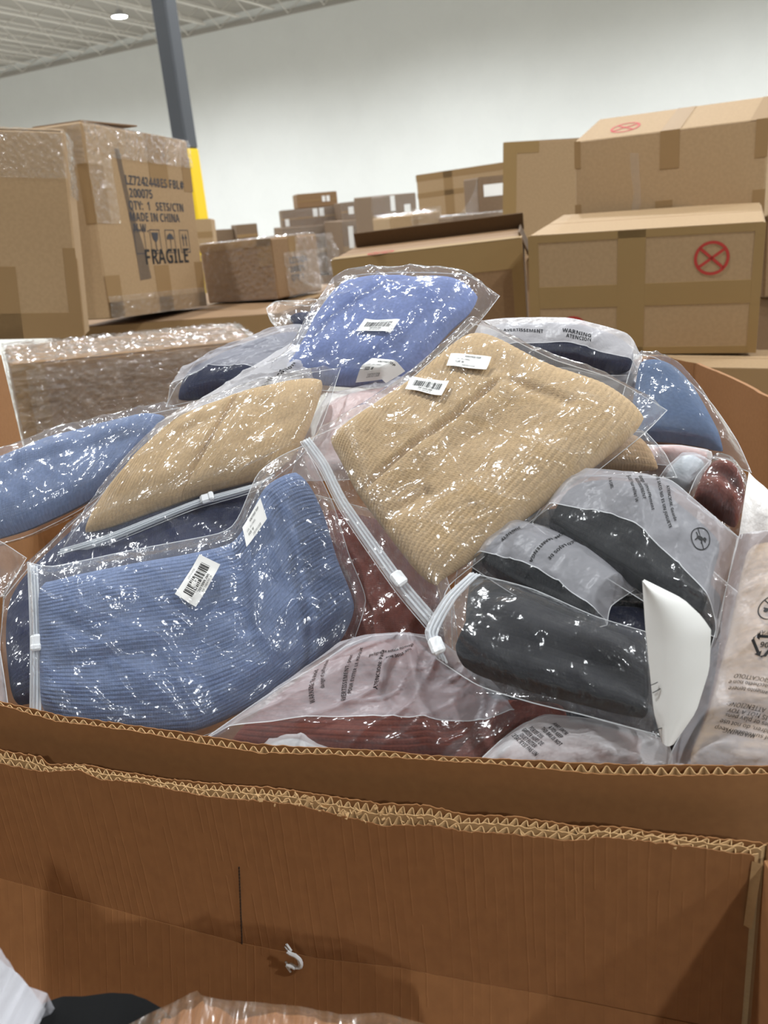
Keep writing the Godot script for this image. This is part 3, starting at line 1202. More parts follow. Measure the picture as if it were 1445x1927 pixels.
	if o.has("zip"):          # [side, where the slider is]: a press strip with two rails a little inside that edge
		var z: Array = o.zip
		var inset: float = 0.010
		var strip := PackedVector3Array()
		var uv := PackedVector2Array()
		var rails := [PackedVector3Array(), PackedVector3Array(), PackedVector3Array()]
		for k in 49:
			var t := lerpf(0.015, 0.985, k / 48.0)
			for r in 4:
				var e: float = [0.1, 0.42, 0.72, 1.0][r] * inset
				var q := Vector2.ZERO
				match z[0]:
					0: q = Vector2(t, e / bag.L)
					1: q = Vector2(1.0 - e / bag.W, t)
					2: q = Vector2(t, 1.0 - e / bag.L)
					3: q = Vector2(e / bag.W, t)
				var w := bag.spot(q.x, q.y, minf(bag.sheet(q.x, q.y), 0.004) + 0.0012)
				strip.append(w)
				uv.append(q)
				if r > 0:
					rails[r - 1].append(w + bag.up * 0.0007)
		var zm := MB.new()
		zm.grid(strip, 4, 49, uv, z[0] in [0, 1] if bag.hand > 0 else z[0] in [2, 3])
		for r in rails:
			zm.tube(r, 0.0010, 6)
		var zp := part("zipper", zm.done(), M.zip_plastic, root)
		var si := int(48 * float(z[1]))
		var here: Vector3 = rails[1][si]
		var dir: Vector3 = (rails[1][mini(si + 1, 48)] - rails[1][maxi(si - 1, 0)]).normalized()
		var side := bag.up.cross(dir).normalized()
		var sm := MB.new()
		sm.box(Transform3D(Basis(dir, dir.cross(side) * -1.0, side).orthonormalized(), here + bag.up * 0.001), Vector3(0.014, 0.0065, 0.011), 0.0022)
		sm.box(Transform3D(Basis(dir, dir.cross(side) * -1.0, side).orthonormalized(), here + bag.up * 0.0035 + dir * 0.005), Vector3(0.006, 0.0045, 0.010), 0.0015)
		part("slider", sm.done(), M.plastic_white, zp)
	# stickers: [u, v, turn, width, height, kind, seed]
	for k in o.get("stickers", []):
		var sk := part("barcode_sticker", laid_patch(bag, k[0], k[1], k[2], k[3], k[4], 0.0012, 0.05), M.label_white, root)
		var ink := PackedVector2Array()
		var w: float = k[3]
		var h: float = k[4]
		if k[5] == 0:       # bars above small print
			ink.append_array(moved(bars2(w * 0.74, h * 0.42, k[6]), Vector2(0, h * 0.06)))
			ink.append_array(moved(letters("X00 1DVK 2M5", h * 0.13), Vector2(0, -h * 0.26)))
			ink.append_array(moved(letters("NEW  SWEATER  M", h * 0.10, false), Vector2(0, -h * 0.40)))
			ink.append_array(moved(letters("J-0214 0735", h * 0.10, false), Vector2(w * 0.05, h * 0.38)))
		else:               # size ticket: lines of print
			ink.append_array(moved(letters("KNITTED TOP", h * 0.15), Vector2(w * 0.08, h * 0.30)))
			ink.append_array(moved(letters("COL. 04 CAMEL", h * 0.13, false), Vector2(-w * 0.14, h * 0.06)))
			ink.append_array(moved(letters("SIZE  M", h * 0.15), Vector2(-w * 0.2, -h * 0.14)))
			ink.append_array(moved(letters("2007011308", h * 0.14, false), Vector2(w * 0.04, -h * 0.36)))
		part("print", laid(ink, bag, k[0], k[1], k[2], 0.0017, true, w), M.print_black, sk)
	# printing on the film: [u, v, turn, text or shape, height]
	for k in o.get("texts", []):
		var ink := PackedVector2Array()
		match k[3]:
			"@infant": ink = no_infant2(k[4])
			"@recycle": ink = recycle2(k[4])
			"@bars": ink = bars2(k[4] * 6.0, k[4], 3)
			_: ink = letters(k[3], k[4], k[5] if k.size() > 5 else true)
		part("printed_text", laid(ink, bag, k[0], k[1], k[2], 0.0005), M[o.get("ink", "print_black")], root)
	return [root, bag]

# ------------------------------------------------------------------ the stacked cartons
func make_cartons():
	var c: Node3D
	c = carton("carton", "tall plain tan carton cut off by the left edge, clear film over its top", "B1", "carton_tan", [["f", 0.0, 0.0, 1.0, 0.13], ["f", 0.52, 0.0, 0.66, 0.36], ["f", 0.93, 0.13, 1.0, 0.45], ["r", 0.0, 0.0, 0.2, 0.4]],
		{"wrap": [["f", 0.0, 0.78, 1.0, 1.0, 0.014, 40.0, 24.0, 3, 1], ["t", 0.0, 0.0, 1.0, 1.0, 0.004, 14.0, 14.0, 4], ["r", 0.0, 0.7, 1.0, 1.0, 0.005, 18.0, 14.0, 5]]})
	c = carton("carton", "tall tan carton printed FRAGILE in black, standing in front of the column", "B2", "carton_tan",
		[["f", 0.0, 0.50, 0.13, 0.80], ["f", 0.0, 0.0, 0.13, 0.23], ["f", 0.47, 0.0, 0.62, 0.27], ["f", 0.55, 0.72, 0.74, 1.0], ["f", 0.90, 0.70, 1.0, 0.90], ["f", 0.91, 0.0, 1.0, 0.28], ["f", 0.0, 0.0, 1.0, 0.09], ["l", 0.86, 0.5, 1.0, 0.8]],
		{"wrap": [["f", 0.0, 0.84, 1.0, 1.0, 0.014, 40.0, 16.0, 13, 1], ["f", 0.0, 0.5, 0.2, 0.84, 0.006, 20.0, 7.0, 14], ["f", 0.0, 0.0, 1.0, 0.12, 0.006, 6.0, 24.0, 15], ["l", 0.5, 0.8, 1.0, 1.0, 0.005, 16.0, 9.0, 16]],
		"prints": [["LZ7242448ES FBL#", 0.046, "f", 0.60, 0.735, "print_grey"], ["200075", 0.046, "f", 0.44, 0.668, "print_grey"], ["QTY:  1   SETS/CTN", 0.044, "f", 0.585, 0.602, "print_grey"],
			["MADE IN CHINA", 0.044, "f", 0.55, 0.540, "print_grey"], ["N.W.", 0.042, "f", 0.39, 0.480, "print_grey"], ["FRAGILE", 0.078, "f", 0.62, 0.318, "print_black"]]})
	var s2 := Vector3(PLACES.B2[6], PLACES.B2[7], PLACES.B2[8])
	var w2 := s2.x
	var marks := PackedVector2Array()       # three handling marks: glass, umbrella, this way up; a fourth square lies under the smear
	for k in 4:
		var x := (k - 1.0) * w2 * 0.155
		for r in [rect2(-0.034, -0.045, 0.068, 0.003), rect2(-0.034, 0.042, 0.068, 0.003), rect2(-0.034, -0.045, 0.003, 0.09), rect2(0.031, -0.045, 0.003, 0.09)]:
			marks.append_array(moved(r, Vector2(x, 0)))
	var gx := 0.0
	marks.append_array(moved(poly2(PackedVector2Array([Vector2(-0.024, 0.034), Vector2(0.024, 0.034), Vector2(0.016, 0.008), Vector2(0.003, -0.002), Vector2(0.003, -0.03), Vector2(0.016, -0.036), Vector2(-0.016, -0.036), Vector2(-0.003, -0.03), Vector2(-0.003, -0.002), Vector2(-0.016, 0.008)])), Vector2(gx, 0)))
	gx = w2 * 0.155
	marks.append_array(moved(poly2(PackedVector2Array([Vector2(-0.026, 0.008), Vector2(-0.018, 0.024), Vector2(0, 0.032), Vector2(0.018, 0.024), Vector2(0.026, 0.008)])), Vector2(gx, 0)))
	marks.append_array(moved(rect2(-0.0018, -0.032, 0.0036, 0.042), Vector2(gx, 0)))
	gx = w2 * 0.31
	for dx in [-0.011, 0.011]:
		marks.append_array(moved(PackedVector2Array([Vector2(-0.009, 0.010), Vector2(0.009, 0.010), Vector2(0, 0.032)]), Vector2(gx + dx, 0)))
		marks.append_array(moved(rect2(-0.003, -0.02, 0.006, 0.03), Vector2(gx + dx, 0)))
	marks.append_array(moved(rect2(-0.024, -0.034, 0.048, 0.006), Vector2(gx, 0)))
	part("handling_marks", face_print(marks, s2, "f", Vector2(0.52, 0.405)), M.print_grey, c)
	part("dirt_smear", face_print(poly2(PackedVector2Array([Vector2(-0.075, 0.26), Vector2(-0.045, 0.26), Vector2(-0.020, 0.05), Vector2(0.030, -0.10), Vector2(0.045, -0.20), Vector2(-0.03, -0.205), Vector2(-0.035, -0.06), Vector2(-0.048, 0.06)])), s2, "f", Vector2(0.36, 0.50), 0.0, 0.0014), M.dirt_smear, c)
	var fb := MB.new()
	fb.box(Transform3D(Basis(Vector3.BACK, 0.06), Vector3(-s2.x * 0.2, s2.y + 0.018, 0.02)), Vector3(s2.x * 0.5, 0.006, s2.z * 0.7), 0.001)
	part("loose_flap", fb.done(), M.carton_dark, c)
	carton("carton", "low brown carton that carries the FRAGILE carton", "B3", "carton_brown", [["f", 0.0, 0.82, 1.0, 1.0], ["t", 0.0, 0.42, 1.0, 0.58]], {})
	carton("carton", "brown carton tightly bound in shiny stretch film, just behind the left wall of the bin", "B4", "carton_brown", [["f", 0.0, 0.0, 0.12, 1.0]],
		{"wrap": [["f", -0.01, -0.02, 1.01, 1.02, 0.016, 6.0, 56.0, 23, 1], ["f", 0.05, 0.0, 0.95, 0.95, 0.020, 10.0, 38.0, 26, 1], ["t", -0.01, -0.02, 1.01, 1.0, 0.010, 7.0, 45.0, 24, 1], ["l", 0.0, 0.0, 1.0, 1.0, 0.006, 8.0, 24.0, 25]]})
	c = carton("carton", "mid-sized brown carton with a film-covered label side, between the FRAGILE carton and the pile", "B5", "carton_brown", [["f", 0.80, 0.55, 1.0, 1.0], ["r", 0.35, 0.70, 0.55, 1.0], ["f", 0.0, 0.88, 1.0, 1.0]],
		{"wrap": [["r", 0.2, -0.02, 1.0, 0.75, 0.012, 14.0, 10.0, 33], ["t", 0.0, 0.0, 1.0, 1.0, 0.006, 16.0, 9.0, 34], ["f", 0.0, 0.0, 1.0, 1.0, 0.003, 7.0, 7.0, 35]],
		"prints": [["LZ72424", 0.036, "r", 0.52, 0.60, "print_grey"], ["200071", 0.034, "r", 0.48, 0.45, "print_grey"], ["QTY: 1", 0.034, "r", 0.46, 0.31, "print_grey"]]})
	var s5 := Vector3(PLACES.B5[6], PLACES.B5[7], PLACES.B5[8])
	part("stretch_wrap", hanging_film(s5), M.film_wrap, c)
	c = carton("carton", "wide tan carton straight behind the top blue bag, dark flap standing at its back", "B6", "carton_brown", [["f", 0.0, 0.72, 1.0, 1.0], ["f", 0.38, 0.0, 0.50, 0.72], ["t", 0.0, 0.0, 1.0, 0.18], ["f", 0.94, 0.0, 1.0, 0.72]], {"tape": "tape_olive"})
	var s6 := Vector3(PLACES.B6[6], PLACES.B6[7], PLACES.B6[8])
	var fl := MB.new()
	fl.box(Transform3D(Basis(Vector3.RIGHT, 0.5), Vector3(0.01, s6.y + 0.028, -s6.z * 0.5 + 0.03)), Vector3(s6.x * 0.98, 0.075, 0.006), 0.002)
	fl.box(Transform3D(Basis(Vector3.BACK, 0.35), Vector3(s6.x * 0.5 + 0.006, s6.y - 0.03, -0.02)), Vector3(0.007, 0.10, s6.z * 0.8), 0.002)
	part("open_flap", fl.done(), M.carton_inside, c)
	part("print", face_print(crossed_ring2(0.05), s6, "t", Vector2(0.26, 0.10), 0.0, 0.0045), M.print_red, c)
	c = carton("carton", "overfilled tan carton with a raised lid, topmost of the stack at the right edge", "B7", "carton_tan", [["f", 0.47, 0.60, 0.57, 1.0], ["f", 0.45, 0.0, 0.54, 0.27], ["f", 0.0, 0.70, 0.035, 1.0], ["f", 0.0, 0.0, 0.035, 0.30], ["f", 0.94, 0.62, 1.0, 1.0], ["f", 0.94, 0.0, 1.0, 0.30]], {"gable": GABLE})
	var s7 := Vector3(PLACES.B7[6], PLACES.B7[7], PLACES.B7[8])
	var slope := atan2(GABLE + 0.004, s7.z / 2.0)
	var long := sqrt(GABLE * GABLE + s7.z * s7.z / 4.0)
	var lid := Transform3D(Basis(Vector3.RIGHT, slope), Vector3(0, s7.y - 0.004, s7.z / 2.0))
	for x in [0.02, 0.46]:
		part("tape", box_mesh(Vector3(s7.x * 0.1, 0.0012, long), 0.0003, lid * Transform3D(Basis(), Vector3(s7.x * x, 0.001, -long / 2))), M.tape, c)
	var rb := MB.new()
	var rp := crossed_ring2(0.055)
	for k in range(0, rp.size(), 3):
		var q := []
		for i in 3:
			q.append(lid * Vector3(-s7.x * 0.26 + rp[k + i].x, 0.0012, -long * 0.42 - rp[k + i].y))
		rb.tri(q[0], q[1], q[2], lid.basis.y)
	part("print", rb.done(), M.print_red, c)
	part("scuff", face_print(poly2(PackedVector2Array([Vector2(-0.02, 0.10), Vector2(0.012, 0.095), Vector2(0.02, -0.02), Vector2(0.024, -0.08), Vector2(0.004, -0.12), Vector2(-0.014, -0.11), Vector2(-0.004, -0.04), Vector2(-0.016, 0.03)])), s7, "f", Vector2(0.34, 0.5)), M.scuff_white, c)
	c = carton("carton", "long tan carton banded with tape, red crossed ring on its side, under topmost right carton", "B8", "carton_tan",
		[["f", 0.0, 0.0, 0.045, 1.0], ["f", 0.40, 0.0, 0.52, 1.0], ["f", 0.045, 0.40, 0.40, 0.58], ["f", 0.52, 0.40, 0.96, 0.58], ["f", 0.96, 0.0, 1.0, 1.0], ["f", 0.045, 0.0, 0.96, 0.06], ["f", 0.045, 0.94, 0.96, 1.0], ["l", 0.85, 0.0, 1.0, 1.0]], {"tape": "tape_olive"})
	var s8 := Vector3(PLACES.B8[6], PLACES.B8[7], PLACES.B8[8])
	part("print", face_print(crossed_ring2(0.050), s8, "f", Vector2(0.795, 0.755), 0.0), M.print_red, c)
	part("print", face_print(crossed_ring2(0.050), s8, "f", Vector2(0.20, 0.20), 0.0), M.print_red, c)
	carton("carton", "tan carton half hidden behind the topmost right carton, tape down its left edge", "B9", "carton_tan", [["f", 0.0, 0.0, 0.13, 1.0], ["f", 0.13, 0.9, 0.34, 1.0]], {"tape": "tape_olive"})
	carton("carton", "lowest tan carton of the right stack, only its top edge showing over the bin wall", "B10", "carton_tan", [["f", 0.0, 0.85, 1.0, 1.0]], {})
	carton("carton", "sliver of a brown carton at the very right edge beside the taped carton", "B11", "carton_brown", [["f", 0.0, 0.9, 1.0, 1.0]], {})
	# the far stacks
	var white := [["f", 0.55, 0.45, 0.72, 0.85], ["f", 0.30, 0.45, 0.47, 0.85]]
	far_carton("D1", "smallest far carton, alone on top of the far stack left of centre", [["f", 0.62, 0.35, 0.70, 0.75], ["f", 0.73, 0.35, 0.81, 0.75]], true)
	far_carton("D2", "far brown film-bound carton directly under the smallest far carton", [["f", 0.54, 0.5, 0.62, 0.95], ["f", 0.65, 0.5, 0.73, 0.95], ["f", 0.05, 0.1, 0.12, 0.5]], false)
	far_carton("D2b", "lower far brown carton at the left end of the far stack", [["f", 0.04, 0.4, 0.12, 0.8], ["f", 0.16, 0.4, 0.24, 0.8]], false)
	far_carton("D3", "far carton with two white labels right of the film-bound one, upper", [["f", 0.25, 0.35, 0.42, 0.75], ["f", 0.66, 0.5, 0.82, 0.95]], false)
	far_carton("D3b", "far carton with white labels, lower of the pair left of the pale label strip", [["f", 0.2, 0.5, 0.36, 0.9], ["f", 0.62, 0.5, 0.8, 0.9]], false)
	far_carton("D4", "far brown carton with an upright white label strip", [["f", 0.42, 0.62, 0.52, 0.98], ["f", 0.72, 0.5, 0.86, 0.75]], false)
	c = carton("carton", "large tan carton standing highest in the far stack, left of the taped carton", "D5", "carton_tan", [["f", 0.30, 0.0, 0.40, 1.0], ["f", 0.0, 0.46, 1.0, 0.58], ["f", 0.0, 0.85, 1.0, 1.0]], {})
	c = carton("carton", "small brown carton with one white address label, film trailing from its left side", "D6", "carton_dark", [], {})
	part("label", box_mesh(Vector3(0.19, 0.075, 0.001), 0.0, Transform3D(Basis(), Vector3(0.0, PLACES.D6[7] * 0.62, PLACES.D6[8] / 2 + 0.001))), M.label_white, c)
	part("stretch_wrap", film_sail(PLACES.D6), M.film_wrap, c)
	carton("carton", "flat greyish carton under the small labelled carton", "D7", "carton_dark", [], {"wrap": [["f", 0.0, 0.2, 1.0, 1.0, 0.012, 9.0, 20.0, 43], ["t", 0.0, 0.0, 1.0, 1.0, 0.01, 9.0, 20.0, 44]]})
	carton("carton", "small tan carton with film on top, in front of the tall far carton", "D8", "carton_tan", [["f", 0.45, 0.0, 0.55, 1.0]], {"wrap": [["t", 0.0, 0.0, 1.0, 1.0, 0.02, 8.0, 12.0, 45], ["f", 0.4, 0.5, 1.0, 1.3, 0.02, 8.0, 12.0, 46]]})
	carton("carton", "narrow tan carton at the foot of the yellow column", "D9", "carton_tan", [["f", 0.0, 0.4, 1.0, 0.6]], {})
	carton("carton", "little far carton just right of the yellow column", "D10", "carton_dark", [], {})
	carton("carton", "little far carton alone against the white wall, second right of the column", "D11", "carton_dark", [["f", 0.0, 0.4, 1.0, 0.55]], {})
	# what the raised cartons stand on, hidden behind the bin and the other cartons
	for k in PLACES:
		var d: Array = PLACES[k]
		if k in ["D1", "D2", "D3", "B1", "B2", "B5", "B7", "B8", "D6"]:
			continue
		var left: float = d[1] - 0.002 - (0.03 if absf(d[4]) + absf(d[5]) > 1.5 else 0.0)
		var n := maxi(1, int(round(left / 0.5)))
		var f := 0.92 if k.begins_with("D") else 0.55
		for i in n:
			var h := left / n
			var o := thing("carton", "plain brown carton low in the stack, bearing the cartons above it", "box", Vector3(d[0], i * h, d[2]), Basis(Vector3.UP, deg_to_rad(d[3])), "cartons low in the stacks")
			part("body", box_mesh(Vector3(d[6] * f, h - 0.001, d[8] * f), 0.006, Transform3D(Basis(), Vector3(0, h / 2, 0))), M.carton_brown, o)
			part("tape", box_mesh(Vector3(0.06, h * 0.96, 0.001), 0.0, Transform3D(Basis(), Vector3(0, h / 2, d[8] * f / 2 + 0.0006))), M.tape, o)

func far_carton(key: String, label: String, labels: Array, bare: bool) -> void:
	var c := carton("carton", label, key, "carton_dark" if not bare else "carton_brown", [["f", 0.0, 0.44, 1.0, 0.54]], {} if bare else {"wrap": [["f", 0.0, 0.0, 1.0, 1.0, 0.006, 9.0, 12.0, key.hash() % 900]]})
	var s := Vector3(PLACES[key][6], PLACES[key][7], PLACES[key][8])
	for l in labels:
		var F := face(s, "f")
		part("label", box_mesh(Vector3(s.x * (l[3] - l[1]), s.y * (l[4] - l[2]), 0.001), 0.0, Transform3D(Basis(), F[0] + F[1] * (l[1] + l[3]) / 2 + F[2] * (l[2] + l[4]) / 2 + Vector3(0, 0, 0.002))), M.label_white, c)

func hanging_film(s: Vector3) -> ArrayMesh:      # loose film sagging off the right side of a carton, with a rolled lower hem
	var p := PackedVector3Array()
	var uv := PackedVector2Array()
	var fn := FastNoiseLite.new()
	fn.seed = 9
	fn.frequency = 1.0
	for j in 40:
		for i in 44:
			var a := i / 43.0
			var b := j / 39.0
			var y := s.y * (1.0 - b * (0.86 + 0.12 * sin(a * PI)))
			var outw := 0.012 + 0.05 * a * b + 0.05 * a * a + 0.016 * fn.get_noise_2d(a * 7.0, b * 4.0) + (0.02 * sin((b - 0.88) / 0.12 * PI) if b > 0.88 else 0.0)
			p.append(Vector3(s.x / 2 + outw, y, s.z * (0.10 - 0.66 * a) - 0.02))
			uv.append(Vector2(a * 0.4, b * 0.3))
	var m := MB.new()
	m.grid(p, 44, 40, uv)
	return m.done()

func film_sail(d: Array) -> ArrayMesh:            # a three-cornered sheet of film pulled from the carton's upper corner down to the left
	var p := PackedVector3Array()
	var uv := PackedVector2Array()
	var fn := FastNoiseLite.new()
	fn.seed = 12
	fn.frequency = 1.0
	for j in 22:
		for i in 22:
			var a := i / 21.0
			var b := j / 21.0
			var x: float = -d[6] / 2.0 - 0.15 * a * pow(b, 1.6)
			p.append(Vector3(x, d[7] * (0.96 - b * 0.98), d[8] * 0.45 + 0.012 * fn.get_noise_2d(a * 6.0, b * 6.0)))
			uv.append(Vector2(a * 0.2, b * 0.2))
	var m := MB.new()
	m.grid(p, 22, 22, uv)
	return m.done()

# ------------------------------------------------------------------ the pile
func make_bags():
	var g := "sweaters in plastic bags heaped in the bin"
	make_bag("blue_front", "big blue ribbed sweater in a clear zip bag at front left, against the rim", "sweater", "knit_blue", "film_clear",
		{"T": 0.026, "Tb": 0.02, "fine": true, "margin": [0.008, 0.012, 0.014, 0.007], "along": 0.0, "pitch": 0.0042, "fan": 0.10, "rib": 0.0014, "wave": 0.0036, "lump": 0.005, "zip": [0, 0.5], "group": g,
		"folds": [[0.0, 0.62, 0.62, 0.60, 0.006, 0.010, 0], [0.25, 0.50, 0.75, 0.44, 0.012, 0.004, 0], [0.62, 0.05, 0.45, 0.55, 0.010, 0.004, 1]],
		"stickers": [[0.255, 0.489, 2.432, 0.042, 0.021, 0, 5], [0.153, 0.713, 1.473, 0.036, 0.018, 1, 6]]})
	make_bag("beige_center", "large beige ribbed sweater in a clear zip bag on top, middle of the pile", "sweater", "knit_beige", "film_clear",
		{"T": 0.026, "Tb": 0.020, "fine": true, "margin": [0.024, 0.010, 0.005, 0.005], "along": 0.40, "pitch": 0.0040, "fan": -0.16, "rib": 0.0016, "wave": 0.0036, "lump": 0.003, "zip": [0, 0.80], "group": g,
		"folds": [[0.42, 0.08, 0.40, 0.78, 0.0035, 0.007, 0], [0.52, 0.10, 0.50, 0.80, 0.012, 0.005, 1], [0.40, 0.78, 0.75, 0.80, 0.006, 0.005, 0], [0.60, 0.02, 0.64, 0.3, 0.007, 0.005, 0]],
		"stickers": [[0.195, 0.544, 0.469, 0.041, 0.018, 0, 15], [0.236, 0.734, 0.505, 0.041, 0.017, 1, 16]]})
	make_bag("beige_left", "beige ribbed sweater in a zip bag just behind the big blue one", "sweater", "knit_beige", "film_clear",
		{"T": 0.026, "Tb": 0.016, "fine": true, "margin": [0.026, 0.010, 0.010, 0.014], "along": 0.0, "pitch": 0.0038, "fan": 0.12, "rib": 0.0014, "wave": 0.0034, "lump": 0.005, "zip": [0, 0.70], "group": g,
		"folds": [[0.50, 0.05, 0.52, 0.95, 0.0035, 0.006, 0], [0.3, 0.0, 0.34, 0.75, 0.010, 0.004, 0], [0.75, 0.0, 0.7, 0.8, 0.010, 0.004, 0]]})
	make_bag("blue_top", "smooth periwinkle fleece in a clear bag with two stickers, top of the pile", "fleece", "fleece_blue", "film_clear",
		{"T": 0.030, "Tb": 0.018, "margin": [0.010, 0.012, 0.012, 0.016], "rib": 0.0, "wave": 0.0032, "lump": 0.004, "group": g,
		"folds": [[0.12, 0.2, 0.55, 0.95, 0.005, 0.006, 0], [0.70, 0.1, 0.82, 0.95, 0.012, 0.008, 1]],
		"stickers": [[0.607, 0.398, -0.005, 0.044, 0.017, 0, 25], [0.859, 0.112, 0.068, 0.043, 0.024, 1, 26]]})
	make_bag("blue_left", "rolled slate blue sweater in a clear bag at the left edge, over the bin wall", "sweater", "knit_blue", "film_clear",
		{"T": 0.030, "Tb": 0.016, "margin": [0.02, 0.012, 0.006, 0.008], "along": 1.57, "pitch": 0.0045, "rib": 0.0004, "wave": 0.0034, "lump": 0.006, "group": g, "folds": [[0.35, 0.3, 0.42, 1.0, 0.008, 0.008, 1]]})
	make_bag("navy_left", "dark navy sweater in a clear bag under the left beige one", "sweater", "knit_navy", "film_clear", {"T": 0.022, "margin": [0.01, 0.01, 0.008, 0.01], "along": 1.57, "rib": 0.0006, "wave": 0.0036, "group": g})
	make_bag("pale_left", "pale grey sweater bag just showing in the lower left corner of the bin", "sweater", "knit_pale", "film_frosted", {"T": 0.018, "group": g})
	make_bag("grey_left", "grey film bag end between the left blue roll and the bin rim", "sweater", "knit_charcoal", "film_clear", {"T": 0.014, "margin": [0.02, 0.02, 0.03, 0.05], "group": g})
	make_bag("lav_left", "frosted lavender bag with a navy sweater, highest on the left flank of the pile", "sweater", "knit_navy", "film_frosted", {"band": 0.22, "T": 0.026, "Tb": 0.02, "margin": [0.008, 0.012, 0.012, 0.012], "rib": 0.0003, "wave": 0.003, "group": g})
	make_bag("lav_print", "frosted lavender bag with a row of printed lettering, tucked behind the left beige sweater", "sweater", "knit_navy", "film_milky", {"T": 0.020, "margin": [0.012, 0.012, 0.012, 0.012], "rib": 0.0003, "group": g,
		"texts": [[0.623, 0.192, 1.662, "WARNING: To avoid", 0.009], [0.619, 0.489, 1.518, "danger of suffocation", 0.009], [0.769, 0.138, 1.709, "keep away from babies", 0.006]]})
	make_bag("navy_tip", "clear bag corner with a dark navy sweater, poking out left of the top blue fleece", "sweater", "knit_navy", "film_clear", {"T": 0.020, "margin": [0.010, 0.045, 0.03, 0.012], "wave": 0.004, "rib": 0.0003, "group": g})
	make_bag("lav_back", "frosted lavender bag on the right shoulder of the pile, dark sweater showing under its seam", "sweater", "knit_navy", "film_milky", {"band": 0.24, "T": 0.022, "Tb": 0.02, "margin": [0.006, 0.008, 0.008, 0.008], "rib": 0.0, "wave": 0.002, "group": g,
		"texts": [[0.310, 0.427, -0.004, "AVERTISSEMENT", 0.0050], [0.618, 0.414, -0.029, "WARNING", 0.0060], [0.630, 0.328, -0.025, "ATENCION", 0.0050]]})
	make_bag("lav_back_low", "second frosted lavender bag directly beneath the right shoulder one", "sweater", "knit_navy", "film_milky", {"T": 0.018, "Tb": 0.016, "margin": [0.01, 0.008, 0.008, 0.008], "rib": 0.0, "wave": 0.003, "group": g})
	make_bag("blue_right", "slate blue garment in a glossy clear bag at the far right of the pile", "garment", "fleece_blue_grey", "film_clear", {"T": 0.024, "margin": [0.010, 0.010, 0.010, 0.014], "rib": 0.0, "wave": 0.0030, "group": g})
	make_bag("beige_small", "beige ribbed sweater end in a clear bag, sticking out from under the middle beige one", "sweater", "knit_tan", "film_clear", {"T": 0.018, "margin": [0.007, 0.006, 0.006, 0.010], "along": 1.57, "pitch": 0.0046, "rib": 0.0011, "wave": 0.003, "group": g})
	make_bag("grey_upper", "frosted grey bag with a crossed-out infant mark on the right, charcoal sweater inside", "sweater", "knit_charcoal", "film_frosted", {"band": 0.36, "T": 0.024, "Tb": 0.02, "margin": [0.005, 0.012, 0.012, 0.012], "along": 1.57, "rib": 0.0004, "wave": 0.0026, "lump": 0.006, "group": g,
		"texts": [[0.824, 0.605, -0.079, "@infant", 0.0078], [0.411, 0.640, -0.775, "JOUET. Pour eviter le", 0.0032], [0.444, 0.662, -0.704, "AVERTISSEMENT", 0.0032], [0.474, 0.679, -0.636, "danger d'etouffement", 0.0032], [0.562, 0.696, -0.671, "ESTE SACO NO ES UN JUGUETE", 0.0032], [0.611, 0.709, -0.695, "ATENCION: Guarde", 0.0032], [0.301, 0.629, -0.810, "5. A CAMEL", 0.0028]]})
	make_bag("grey_lower", "frosted grey bag below the crossed-out infant one, its sharp folded corner pointing down", "sweater", "knit_charcoal", "film_frosted", {"band": 0.27, "T": 0.020, "Tb": 0.02, "margin": [0.004, 0.008, 0.010, 0.012], "along": 1.57, "rib": 0.0003, "wave": 0.0026, "lump": 0.006, "group": g,
		"folds": [[0.86, 0.05, 0.80, 0.7, 0.006, -0.006, 0]],
		"texts": [[0.453, 0.700, -1.645, "ATENCION: MANTENGA", 0.0036], [0.546, 0.703, -1.638, "EL SACO LEJOS DE", 0.0034], [0.210, 0.558, -1.920, "JUGUETE", 0.0035]]})
	make_bag("black_clear", "black sweater in a glossy clear bag, white zip slider at its left end", "sweater", "knit_black", "film_clear", {"T": 0.024, "Tb": 0.014, "margin": [0.024, 0.008, 0.010, 0.008], "along": 0.0, "rib": 0.0003, "wave": 0.0038, "group": g, "zip": [0, 0.86], "folds": [[0.45, 0.05, 0.55, 0.98, 0.01, 0.006, 1]]})
	make_bag("navy_gap", "navy sweater bag deep in the gap above the white envelope", "sweater", "knit_navy", "film_clear", {"T": 0.014, "rib": 0.0003, "group": g})
	make_bag("pink_front", "frosted pink bag printed with WARNING lines at the front centre, rust sweater inside", "sweater", "knit_rust", "film_frosted", {"band": 0.27, "T": 0.026, "Tb": 0.02, "fine": true, "margin": [0.004, 0.008, 0.012, 0.012], "along": 1.57, "pitch": 0.0046, "rib": 0.0006, "wave": 0.0030, "lump": 0.006, "group": g,
		"folds": [[0.66, 0.0, 0.66, 0.85, 0.006, -0.008, 0]],
		"texts": [[0.220, 0.491, 2.079, "WARNING: To avoid", 0.0045], [0.343, 0.556, 1.857, "AVERTISSEMENT: pour", 0.0047], [0.372, 0.612, 1.708, "POUR EVITER LE RISQUE", 0.0040], [0.493, 0.612, 1.550, "ATENCION: Para", 0.0050], [0.223, 0.591, 2.116, "danger of suffocation", 0.0038], [0.559, 0.770, 0.254, "peligro de asfixia mantenga", 0.0040], [0.596, 0.724, 0.301, "esta bolsa lejos", 0.0040]]})
	make_bag("rust_gap", "rust red sweater bag deep in the dark gap between the blue and middle beige bags", "sweater", "knit_rust", "film_clear", {"T": 0.018, "rib": 0.0006, "group": g})
